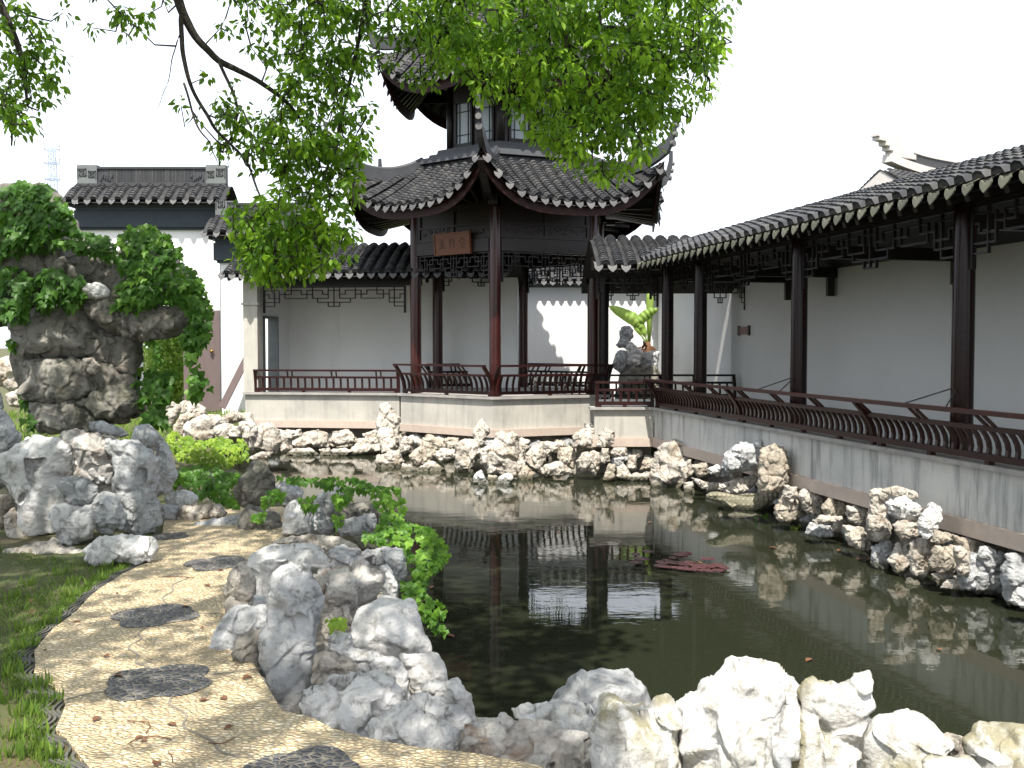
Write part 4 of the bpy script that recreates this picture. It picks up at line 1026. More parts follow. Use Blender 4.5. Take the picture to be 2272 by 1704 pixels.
r_('F', [(205, 810), (250, 670), (340, 620), (460, 600), (450, 740), (400, 860), (350, 890), (260, 880)], 4.95, 'rk_moss', 'low brownish rock tucked under the flat-topped slab by the path', N=1200)
r_('F', [(760, 210), (900, 190), (1050, 170), (1110, 110), (1180, 160), (1270, 210), (1260, 310), (1230, 380), (1130, 490), (1040, 560), (950, 500), (870, 450), (840, 430), (800, 290)], 5.7, 'rk_brown', 'white and rust-orange patched rock in the middle of the heap', N=3000, cells=.7)
r_('F', [(840, 430), (950, 470), (1040, 560), (1010, 640), (880, 650), (810, 560)], 5.5, 'rk_pale', 'low cracked rock under the rust-patched one with a small green weed in front', N=900)
r_('F', [(890, 60), (980, 30), (1090, 50), (1120, 150), (1020, 210), (910, 190)], 6.5, 'rk_grey', 'smooth mid-grey block behind the rust-patched rock', N=1000)
r_('F', [(1090, 110), (1160, 40), (1290, 20), (1410, 50), (1425, 230), (1380, 300), (1350, 380), (1270, 300), (1250, 170), (1180, 150)], 6.6, 'rk_grey', 'rounded grey rock with hanging creeper along its right side', N=1900)
r_('F', [(1240, 180), (1300, 160), (1335, 230), (1365, 290), (1350, 380), (1270, 360), (1250, 270)], 6.15, 'rk_white', 'knobbly little white rock between the rust-patched rock and the creeper', N=900)
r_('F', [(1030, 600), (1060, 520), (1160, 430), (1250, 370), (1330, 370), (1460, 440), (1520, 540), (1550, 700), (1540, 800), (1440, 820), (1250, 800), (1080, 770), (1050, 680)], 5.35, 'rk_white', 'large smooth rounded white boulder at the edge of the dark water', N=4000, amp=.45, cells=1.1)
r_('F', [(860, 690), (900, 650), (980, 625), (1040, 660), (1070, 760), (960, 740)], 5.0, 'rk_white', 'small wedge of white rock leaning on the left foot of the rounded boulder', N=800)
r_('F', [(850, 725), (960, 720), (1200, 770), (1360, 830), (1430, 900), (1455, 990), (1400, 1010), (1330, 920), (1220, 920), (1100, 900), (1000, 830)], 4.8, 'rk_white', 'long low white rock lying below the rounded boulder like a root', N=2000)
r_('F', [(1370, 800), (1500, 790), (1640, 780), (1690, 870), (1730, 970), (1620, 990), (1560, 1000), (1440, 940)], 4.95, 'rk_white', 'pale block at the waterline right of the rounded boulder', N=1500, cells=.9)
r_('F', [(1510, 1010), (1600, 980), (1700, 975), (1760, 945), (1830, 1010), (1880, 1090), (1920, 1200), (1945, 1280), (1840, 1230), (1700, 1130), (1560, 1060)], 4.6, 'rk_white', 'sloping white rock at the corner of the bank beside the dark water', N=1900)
r_('F', [(670, 1170), (740, 1110), (780, 1040), (900, 950), (1100, 900), (1230, 905), (1380, 960), (1430, 1040), (1410, 1140), (1300, 1180), (1250, 1250), (1000, 1290), (960, 1300), (820, 1330), (720, 1240), (670, 1230)], 4.25, 'rk_white', 'wide lumpy white rock at the foot of the tall ridge-backed rock', N=4500, lean=.5, cells=.8)
r_('F', [(780, 800), (850, 770), (930, 780), (1010, 820), (1110, 890), (1080, 930), (960, 940), (820, 990), (770, 950)], 4.65, 'rk_pale', 'small rubble rock wedged behind the wide lumpy white one', N=900)
r_('F', [(1120, 1340), (1180, 1270), (1290, 1220), (1330, 1150), (1450, 1120), (1540, 1200), (1700, 1270), (1800, 1350), (1820, 1430), (1700, 1475), (1620, 1450), (1400, 1410), (1200, 1400)], 4.0, 'rk_white', 'low white rock with a dark grey underside facing the pebble path', N=3600, lean=.5)
r_('F', [(1420, 1130), (1500, 1040), (1700, 1110), (1900, 1230), (1960, 1300), (1830, 1340), (1700, 1290), (1550, 1220)], 4.35, 'rk_grey', 'smooth grey slope of rock just behind the low white rock', N=1500, amp=.6)
r_('F', [(1790, 1440), (1830, 1300), (1900, 1275), (2050, 1250), (2110, 1225), (2250, 1262), (2400, 1300), (2600, 1330), (2750, 1390), (2780, 1560), (2500, 1640), (2212, 1610), (2000, 1540), (1850, 1510)], 3.85, 'rk_brown', 'long ledge with an orange-brown flat top at the bottom centre of the bank', N=4200, lean=.8, tk=.8)
r_('F', [(480, 1190), (620, 1150), (700, 1180), (660, 1230), (540, 1225)], 4.3, 'rk_pale', 'small footing stone under the tall ridge-backed rock', N=500)
r_('F', [(355, 380), (440, 385), (470, 440), (430, 470), (350, 450)], 5.55, 'rk_grey', 'small grey stone in the gap right of the upright cream rock', N=400)
r_('G', [(255, 760), (300, 640), (290, 560), (320, 480), (400, 440), (400, 390), (450, 340), (510, 345), (560, 390), (680, 380), (760, 380), (800, 370), (880, 340), (930, 380), (960, 450), (1010, 490), (1050, 500), (1060, 620), (1000, 700), (900, 800), (600, 820), (450, 800)], 4.75, 'rk_grey', 'hollowed grey rock rising alone from the dark water behind the white rocks', N=3600, cells=.8)
r_('G', [(-60, 770), (20, 735), (100, 745), (250, 735), (450, 730), (620, 750), (700, 850), (700, 980), (350, 920), (0, 860)], 4.1, 'rk_white', 'thin white ledge at the water edge in front of the hollowed grey rock', N=2000, lean=.6)
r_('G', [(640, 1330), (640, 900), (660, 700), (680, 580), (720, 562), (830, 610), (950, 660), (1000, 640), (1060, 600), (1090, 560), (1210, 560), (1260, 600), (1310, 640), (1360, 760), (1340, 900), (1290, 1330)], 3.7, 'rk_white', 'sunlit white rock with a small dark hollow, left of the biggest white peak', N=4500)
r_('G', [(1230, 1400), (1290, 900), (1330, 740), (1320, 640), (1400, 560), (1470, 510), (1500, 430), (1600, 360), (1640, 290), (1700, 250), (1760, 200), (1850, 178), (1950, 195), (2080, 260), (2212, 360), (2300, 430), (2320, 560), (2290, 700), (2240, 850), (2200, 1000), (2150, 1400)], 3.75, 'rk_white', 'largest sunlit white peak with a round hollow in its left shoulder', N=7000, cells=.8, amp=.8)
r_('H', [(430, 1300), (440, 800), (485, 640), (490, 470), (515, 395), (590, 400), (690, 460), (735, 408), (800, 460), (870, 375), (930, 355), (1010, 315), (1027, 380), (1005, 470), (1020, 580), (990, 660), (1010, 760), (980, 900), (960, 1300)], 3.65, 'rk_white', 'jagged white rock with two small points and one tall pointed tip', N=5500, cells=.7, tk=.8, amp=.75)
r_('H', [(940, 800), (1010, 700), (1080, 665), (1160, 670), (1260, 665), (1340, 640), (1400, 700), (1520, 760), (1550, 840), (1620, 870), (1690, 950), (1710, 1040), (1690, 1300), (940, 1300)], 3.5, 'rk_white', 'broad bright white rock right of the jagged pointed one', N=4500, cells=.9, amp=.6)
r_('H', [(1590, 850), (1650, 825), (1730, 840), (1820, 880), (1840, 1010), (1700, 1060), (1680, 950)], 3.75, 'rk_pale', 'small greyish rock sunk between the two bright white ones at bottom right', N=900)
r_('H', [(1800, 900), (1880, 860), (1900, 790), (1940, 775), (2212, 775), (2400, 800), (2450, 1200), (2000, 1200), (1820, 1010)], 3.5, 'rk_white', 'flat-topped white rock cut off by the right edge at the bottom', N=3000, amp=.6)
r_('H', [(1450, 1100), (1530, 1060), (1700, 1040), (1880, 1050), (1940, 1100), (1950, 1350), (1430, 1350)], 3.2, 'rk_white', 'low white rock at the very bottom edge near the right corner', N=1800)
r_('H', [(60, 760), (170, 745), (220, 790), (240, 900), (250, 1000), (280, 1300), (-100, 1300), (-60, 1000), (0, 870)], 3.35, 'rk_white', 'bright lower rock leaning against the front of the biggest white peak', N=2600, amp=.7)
r_('H', [(250, 1010), (300, 960), (400, 1060), (460, 1300), (240, 1300)], 3.3, 'rk_grey', 'small shaded rock in the cleft between the white peak and the jagged rock', N=700)

# --- rockery left of the path, in front of the ivy arch
GB = 'rocks of the low rockery left of the path'
def b_(pts, Y, mat, label, **k): return rock(cr('B', pts), Y, mat, label, GB, **k)
b_([(15, 470), (40, 400), (180, 330), (330, 245), (530, 250), (610, 290), (630, 380), (590, 540), (520, 600), (510, 750), (500, 950), (450, 1040), (270, 1055), (150, 1000), (150, 720), (130, 640), (60, 580)], 8.35, 'rk_white', 'massive pale overhanging rock at the left end of the low rockery', N=5000, cells=.9, amp=.7, tk=.8)
b_([(530, 230), (620, 195), (800, 220), (970, 250), (970, 400), (990, 480), (970, 640), (880, 640), (760, 610), (620, 570), (590, 490), (640, 400), (600, 300)], 8.5, 'rk_brown', 'rust-topped upper middle rock of the low rockery', N=3200)
b_([(940, 245), (1080, 290), (1290, 340), (1335, 420), (1300, 560), (1300, 800), (1280, 1030), (1110, 1040), (1000, 980), (960, 700), (975, 480), (940, 400)], 8.35, 'rk_grey', 'tall straight-sided rock at the right end of the low rockery', N=4000, cells=.8)
b_([(505, 640), (540, 570), (720, 600), (810, 660), (790, 780), (720, 830), (600, 810), (525, 760)], 8.05, 'rk_grey', 'blocky projecting rock halfway up the low rockery', N=1600)
b_([(450, 930), (500, 790), (620, 805), (710, 830), (790, 800), (800, 1000), (720, 1090), (590, 1145), (520, 1130), (465, 1020)], 7.95, 'rk_white', 'faceted pale rock directly beneath the blocky projecting one', N=2200)
b_([(785, 760), (850, 700), (960, 710), (1010, 880), (1000, 1010), (930, 1050), (800, 1040), (780, 900)], 8.05, 'rk_grey', 'scarred grey rock beside the faceted pale one', N=1800)
b_([(690, 1170), (760, 1110), (900, 1060), (1150, 1045), (1270, 1055), (1315, 1160), (1290, 1240), (1220, 1270), (1100, 1295), (960, 1280), (800, 1325), (750, 1280)], 7.2, 'rk_white', 'long low boulder lying in front of the rockery beside the path edging', N=3200, cells=.8)
b_([(40, 1180), (150, 1140), (460, 1070), (560, 1140), (720, 1190), (780, 1310), (600, 1340), (430, 1310), (200, 1240), (60, 1230)], 7.6, 'rk_pale', 'broad footing rock of the low rockery rising out of the grass', N=2200, lean=.5)
b_([(40, 900), (130, 820), (170, 990), (230, 1080), (130, 1140), (60, 1060)], 8.2, 'rk_pale', 'smooth pale rock under the left overhang of the massive rock', N=1000, amp=.5)
b_([(-60, 760), (0, 715), (130, 720), (140, 820), (60, 900), (30, 1060), (-60, 1060)], 8.5, 'rk_tan', 'tan rock at the left picture edge below the massive pale one', N=900)
b_([(-90, 60), (0, 30), (110, 110), (185, 250), (170, 310), (40, 420), (25, 520), (70, 660), (-90, 720)], 9.4, 'rk_grey', 'big cracked grey rock cut by the left picture edge', N=2600)
b_([(-60, -120), (10, -110), (30, -30), (20, 60), (-60, 90)], 9.9, 'rk_grey', 'upper grey rock at the left picture edge on top of the cracked one', N=900)
b_([(1080, 280), (1120, 160), (1230, 145), (1310, 220), (1340, 300), (1240, 350), (1120, 330)], 8.8, 'rk_grey', 'round-topped grey stone crowning the right end of the low rockery', N=1300, amp=.6)
b_([(1280, 300), (1360, 300), (1440, 480), (1455, 570), (1380, 720), (1290, 720), (1300, 500)], 8.9, 'rk_grey', 'shaded grey rock behind the right end of the low rockery', N=1200)
b_([(735, 130), (850, 125), (1010, 190), (1060, 245), (950, 260), (840, 230), (740, 205)], 9.0, 'rk_grey', 'rough horizontal stone along the top of the low rockery', N=1300)
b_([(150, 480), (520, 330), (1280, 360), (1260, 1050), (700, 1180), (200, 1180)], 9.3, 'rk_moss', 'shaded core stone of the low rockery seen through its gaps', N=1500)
GC = 'stones beside the path below the creeper bank'
def c_(pts, Y, mat, label, group=GC, **k): return rock(cr('C', pts), Y, mat, label, group, **k)
rock(cr('B', [(1350, 740), (1400, 700), (1530, 680), (1635, 760), (1610, 820), (1580, 840), (1460, 830), (1370, 810)]), 9.3, 'rk_white', 'pale block on top of the stones at the far end of the path', GC, N=1000)
rock(cr('B', [(1250, 900), (1330, 810), (1470, 820), (1490, 860), (1430, 960), (1330, 970), (1260, 930)]), 9.0, 'rk_grey', 'creased grey stone touching the right foot of the low rockery', GC, N=900)
rock(cr('B', [(1450, 960), (1480, 810), (1600, 820), (1740, 800), (1720, 900), (1570, 980)]), 9.0, 'rk_pale', 'squat stone under the pale block at the far end of the path', GC, N=1000)
rock(cr('B', [(1690, 920), (1740, 800), (1800, 800), (1860, 870), (1840, 920)]), 9.05, 'rk_pale', 'little stone right of the squat one under the dark bush', GC, N=500)
rock(cr('B', [(1500, 990), (1700, 930), (2010, 875), (2020, 950), (1880, 1030), (1650, 1035)]), 8.7, 'rk_grey', 'long flat grey slab lying on the far edge of the path', GC, N=1400, tk=.8, lean=.6)
c_([(575, 780), (620, 700), (690, 620), (740, 575), (800, 600), (860, 700), (855, 770), (830, 830), (760, 950), (680, 910), (610, 890)], 9.0, 'rk_moss', 'pointed dark mossy rock standing left of the creeper bank', N=2600)
c_([(560, 1110), (640, 950), (700, 900), (830, 920), (905, 960), (925, 1130), (860, 1170), (700, 1160)], 8.6, 'rk_moss', 'brown mossy wall of rock below the pointed dark one', N=2000)
c_([(830, 780), (920, 725), (1020, 730), (1080, 790), (1040, 890), (930, 920), (860, 870)], 9.2, 'rk_grey', 'arched grey rock under the left end of the trailing creeper', N=1400)
c_([(920, 1120), (935, 900), (970, 870), (1030, 855), (1060, 900), (1115, 950), (1115, 1100), (1060, 1120)], 8.2, 'rk_white', 'straight-sided white upright stone in the middle of the creeper bank', N=1500, amp=.6)
c_([(1110, 1110), (1120, 960), (1180, 820), (1290, 745), (1400, 770), (1370, 870), (1300, 960), (1300, 1110)], 8.6, 'rk_grey', 'tall purplish-grey rock right of the white upright stone', N=2200)
c_([(1325, 1090), (1375, 1000), (1600, 955), (1612, 1060), (1560, 1110), (1470, 1130), (1370, 1120)], 7.9, 'rk_grey', 'squared grey boulder poking out of the creeper above the pond', N=1600)
c_([(1290, 910), (1500, 870), (1620, 890), (1600, 980), (1500, 1000), (1300, 1100)], 8.6, 'rk_moss', 'dark rock in the shade of the creeper behind the squared boulder', N=1000)
c_([(830, 1180), (930, 1130), (1110, 1105), (1330, 1115), (1470, 1190), (1490, 1250), (1270, 1240), (1000, 1180)], 7.3, 'rk_pale', 'flat cream slab behind the broad pale boulder', N=1500, lean=.7)
c_([(1440, 1130), (1600, 1100), (1830, 1180), (1800, 1240), (1500, 1230)], 7.4, 'rk_moss', 'dark flat rock under the creeper near the flat cream slab', N=700)

# --- far left bank
GD = 'white rocks on the far bank below the gateway'
for pts, Y, mt, lb in (
    ([(40, 160), (130, 135), (165, 170), (155, 270), (80, 340), (40, 300)], 17.0, 'rk_pale', 'leftmost white rock of the far bank below the gateway door'),
    ([(155, 160), (210, 122), (300, 150), (350, 185), (365, 225), (250, 240), (165, 225)], 17.5, 'rk_pale', 'white rock just below the gateway door edge'),
    ([(120, 320), (180, 230), (300, 215), (330, 240), (210, 300), (190, 400), (130, 390)], 16.4, 'rk_tan', 'brown shaded rock in the cleft of the far bank'),
    ([(195, 400), (215, 290), (280, 250), (400, 225), (485, 255), (490, 330), (420, 420), (300, 440)], 15.6, 'rk_pale', 'largest grey-white boulder above the bright green bush'),
    ([(395, 350), (440, 318), (520, 298), (595, 320), (610, 400), (480, 420)], 15.3, 'rk_pale', 'small white rock touching the right side of the largest far-bank boulder'),
    ([(470, 240), (560, 205), (705, 225), (705, 290), (600, 280), (490, 310)], 17.2, 'rk_pale', 'low rock at the foot of the leaning plank'),
    ([(600, 290), (700, 265), (745, 330), (725, 450), (690, 520), (640, 430)], 16.3, 'rk_pale', 'upright white rock at the left corner of the gallery plinth'),
    ([(695, 410), (735, 300), (820, 285), (900, 335), (915, 440), (865, 520), (740, 515), (700, 490)], 17.2, 'rk_pale', 'hollow-fronted white rock at the left end of the water'),
    ([(895, 340), (960, 350), (1060, 335), (1065, 385), (985, 425), (990, 490), (905, 515)], 18.6, 'rk_pale', 'creased rock joining the far bank to the gallery footing'),
    ([(670, 550), (750, 505), (855, 505), (835, 545), (700, 575)], 15.6, 'rk_pale', 'flat white tongue of rock reaching into the water right of the bright bush'),
    ([(330, 240), (460, 230), (480, 270), (360, 290)], 16.8, 'rk_pale', 'small flat rock resting behind the largest far-bank boulder')):
    rock(cr('C', pts), Y, mt, lb, GD, N=900, amp=1.15, cells=.7)
rock(cr('A', [(-40, 1230), (60, 1180), (190, 1200), (200, 1300), (120, 1400), (-40, 1350)]), 17, 'rk_pale', 'sunlit white rocks far behind the foot of the ivy arch at the left edge', GD, N=900)
rock(cr('A', [(40, 1420), (120, 1380), (210, 1440), (200, 1500), (60, 1490)]), 14, 'rk_pale', 'small sunlit rock in the grass gap left of the arch foot', GD, N=500)

# --- water-edge rocks under the plinths, built from base upwards
ORD = ['first', 'second', 'third', 'fourth', 'fifth', 'sixth', 'seventh', 'eighth', 'ninth', 'tenth', 'eleventh', 'twelfth', 'thirteenth', 'fourteenth', 'fifteenth', 'sixteenth']
GE = 'limestone pieces along the waterline under the plinths'
left_rim = [([(980, 440), (1080, 365), (1200, 340), (1265, 370), (1265, 470), (1150, 490), (1000, 480)], 20.2), ([(1265, 430), (1295, 360), (1410, 335), (1462, 400), (1445, 450), (1320, 462)], 20.2),
    ([(945, 530), (990, 480), (1130, 478), (1195, 530), (1000, 545)], 19.9), ([(1185, 485), (1270, 475), (1285, 535), (1200, 542)], 19.9), ([(1370, 530), (1470, 440), (1645, 445), (1645, 505), (1470, 530)], 19.9),
    ([(1505, 375), (1620, 335), (1635, 410), (1530, 415)], 20.3), ([(1275, 490), (1380, 475), (1445, 500), (1385, 535), (1290, 540)], 19.8), ([(1450, 410), (1620, 395), (1635, 450), (1480, 455)], 20.1)]
for i, (pts, Y) in enumerate(sorted(left_rim, key=lambda q: min(p[0] for p in q[0]))):
    rock(cr('C', pts), Y, 'rk_pale', '%s cream rock from the left along the water under the left gallery' % ORD[i], GE, N=800, amp=1.1, lean=.2)
named_D = [
    ([(120, 300), (140, 140), (190, 120), (215, 150), (270, 230), (275, 350), (265, 460), (200, 490), (150, 500), (130, 400)], 18.9, 'rk_pale', 'tall narrow standing stone with a deep dark groove against the plinth corner', 2200, .5),
    ([(105, 540), (130, 490), (200, 480), (290, 465), (310, 560), (270, 640), (170, 650), (130, 610)], 18.1, 'rk_pale', 'broad base rock in the water under the tall standing stone', 1100, .3),
    ([(340, 500), (430, 430), (480, 480), (508, 540), (490, 585), (390, 595)], 17.9, 'rk_tan', 'golden tan rock with sharp edges left of the dark cave', 900, .2),
    ([(430, 400), (480, 415), (540, 480), (500, 545), (460, 480)], 18.3, 'rk_tan', 'small reddish-tan rock leaning above the golden one', 500, .1),
    ([(505, 500), (570, 450), (680, 465), (692, 515), (600, 540), (560, 555)], 17.6, 'rk_pale', 'cream lintel rock bridging the dark cave', 900, .2),
    ([(665, 640), (680, 500), (665, 420), (720, 385), (800, 400), (845, 460), (800, 560), (790, 690), (740, 700), (720, 620)], 17.3, 'rk_pale', 'tall craggy rock on the right side of the dark cave', 1800, .3),
    ([(780, 350), (850, 238), (890, 290), (908, 340), (880, 400), (860, 455), (810, 445)], 17.6, 'rk_pale', 'pointed rock standing in front of the plinth above the central crag', 1100, .3),
    ([(820, 480), (900, 420), (960, 345), (1085, 345), (1100, 410), (1135, 480), (1145, 590), (1090, 640), (990, 670), (900, 630), (850, 565)], 16.6, 'rk_pale', 'largest deeply pitted crag at the centre below the pavilion', 4200, .3),
    ([(785, 700), (800, 630), (850, 605), (870, 660), (905, 710), (860, 740), (815, 732)], 15.9, 'rk_white', 'small bright rock in the water at the left foot of the central crag', 700, .2),
    ([(880, 720), (900, 640), (960, 650), (960, 730)], 16.1, 'rk_tan', 'mossy tan footing between the two bright foot rocks', 500, .2),
    ([(945, 710), (960, 660), (1040, 625), (1080, 670), (1055, 720), (980, 732)], 15.9, 'rk_white', 'small bright rock in the water at the right foot of the central crag', 700, .2),
    ([(1080, 430), (1130, 380), (1188, 400), (1185, 460), (1140, 510)], 17.6, 'rk_pale', 'round knob of rock high on the right of the central crag', 700, .3),
    ([(1155, 500), (1200, 440), (1275, 445), (1295, 530), (1265, 640), (1200, 610), (1145, 540)], 17.0, 'rk_pale', 'ear-shaped pitted rock right of the central crag', 1300, .2),
    ([(1085, 710), (1105, 630), (1160, 570), (1212, 620), (1210, 718)], 16.4, 'rk_tan', 'mossy tan rock in the water under the ear-shaped one', 900, .2),
    ([(1205, 435), (1280, 410), (1400, 400), (1430, 430), (1380, 475), (1300, 505)], 17.3, 'rk_pale', 'long slab roofing the small dark grotto', 1000, .2),
    ([(1255, 600), (1300, 560), (1400, 545), (1495, 630), (1400, 650), (1280, 660)], 16.5, 'rk_pale', 'flat stepped rock across the mouth of the small grotto', 1000, .2),
    ([(1375, 530), (1400, 450), (1490, 445), (1525, 520), (1495, 600), (1420, 580)], 17.2, 'rk_tan', 'brown spongy rock on the right side of the small grotto', 900, .2),
    ([(1485, 450), (1488, 350), (1560, 310), (1640, 297), (1665, 400), (1645, 470), (1540, 470)], 17.0, 'rk_pale', 'square-topped crag rising against the corner of the plinth', 1800, .2),
    ([(1655, 440), (1670, 350), (1720, 300), (1775, 340), (1778, 430), (1700, 455)], 16.6, 'rk_pale', 'crusty rock touching the right side of the square-topped crag', 1200, .2),
    ([(1505, 550), (1560, 480), (1640, 470), (1675, 480), (1683, 560), (1640, 660), (1600, 610), (1550, 625)], 16.3, 'rk_pale', 'dagger-shaped hanging rock under the square-topped crag', 1300, .1),
    ([(1675, 550), (1690, 455), (1735, 455), (1755, 545), (1700, 570)], 16.5, 'rk_pale', 'smooth rock hanging right of the dagger-shaped one', 600, .1),
    ([(1755, 495), (1770, 450), (1865, 447), (1868, 508), (1790, 518)], 16.6, 'rk_pale', 'rounded cream block tucked under the corner bay band', 600, .1),
    ([(1695, 680), (1735, 565), (1783, 565), (1785, 670), (1740, 690)], 16.1, 'rk_tan', 'small tan rock at the waterline below the corner bay', 600, .2),
    ([(1780, 670), (1800, 590), (1840, 560), (1870, 600), (1900, 640), (2050, 610), (2060, 680), (1920, 690)], 16.2, 'rk_pale', 'low ledge of yellowish rock at the water under the corner bay', 1000, .2),
    ([(1860, 600), (1880, 500), (1935, 500), (1935, 600), (1900, 620)], 16.6, 'rk_pale', 'upright slab beside the narrow crack under the corner bay', 600, .1),
    ([(1955, 610), (1980, 540), (2055, 525), (2060, 615)], 16.5, 'rk_tan', 'brown pitted lump at the inner corner of the pond', 700, .1),
    ([(270, 480), (275, 370), (330, 370), (375, 400), (362, 465), (310, 500)], 18.4, 'rk_pale', 'bony rock right of the tall standing stone', 800, .2),
    ([(265, 640), (300, 560), (400, 590), (500, 540), (592, 600), (572, 645), (400, 645)], 17.5, 'rk_pale', 'wide base rock in the water left of the dark cave', 1100, .3),
    ([(590, 410), (600, 380), (690, 380), (690, 450), (610, 470)], 18.6, 'rk_tan', 'plain tan block under the plinth above the dark cave', 500, .0),
    ([(435, 410), (440, 375), (600, 385), (600, 460), (520, 470)], 18.9, 'rk_tan', 'wide tan block set back under the plinth band', 500, .0),
    ([(1750, 560), (1770, 520), (1850, 515), (1850, 580), (1790, 600)], 16.9, 'rk_grey', 'shaded grey block behind the ledge under the corner bay', 500, .0)]
for pts, Y, mt, lb, N, ln in named_D: rock(cr('D', pts), Y - .1, mt, lb, GE, N=N, amp=1.35, lean=ln, cells=.5)
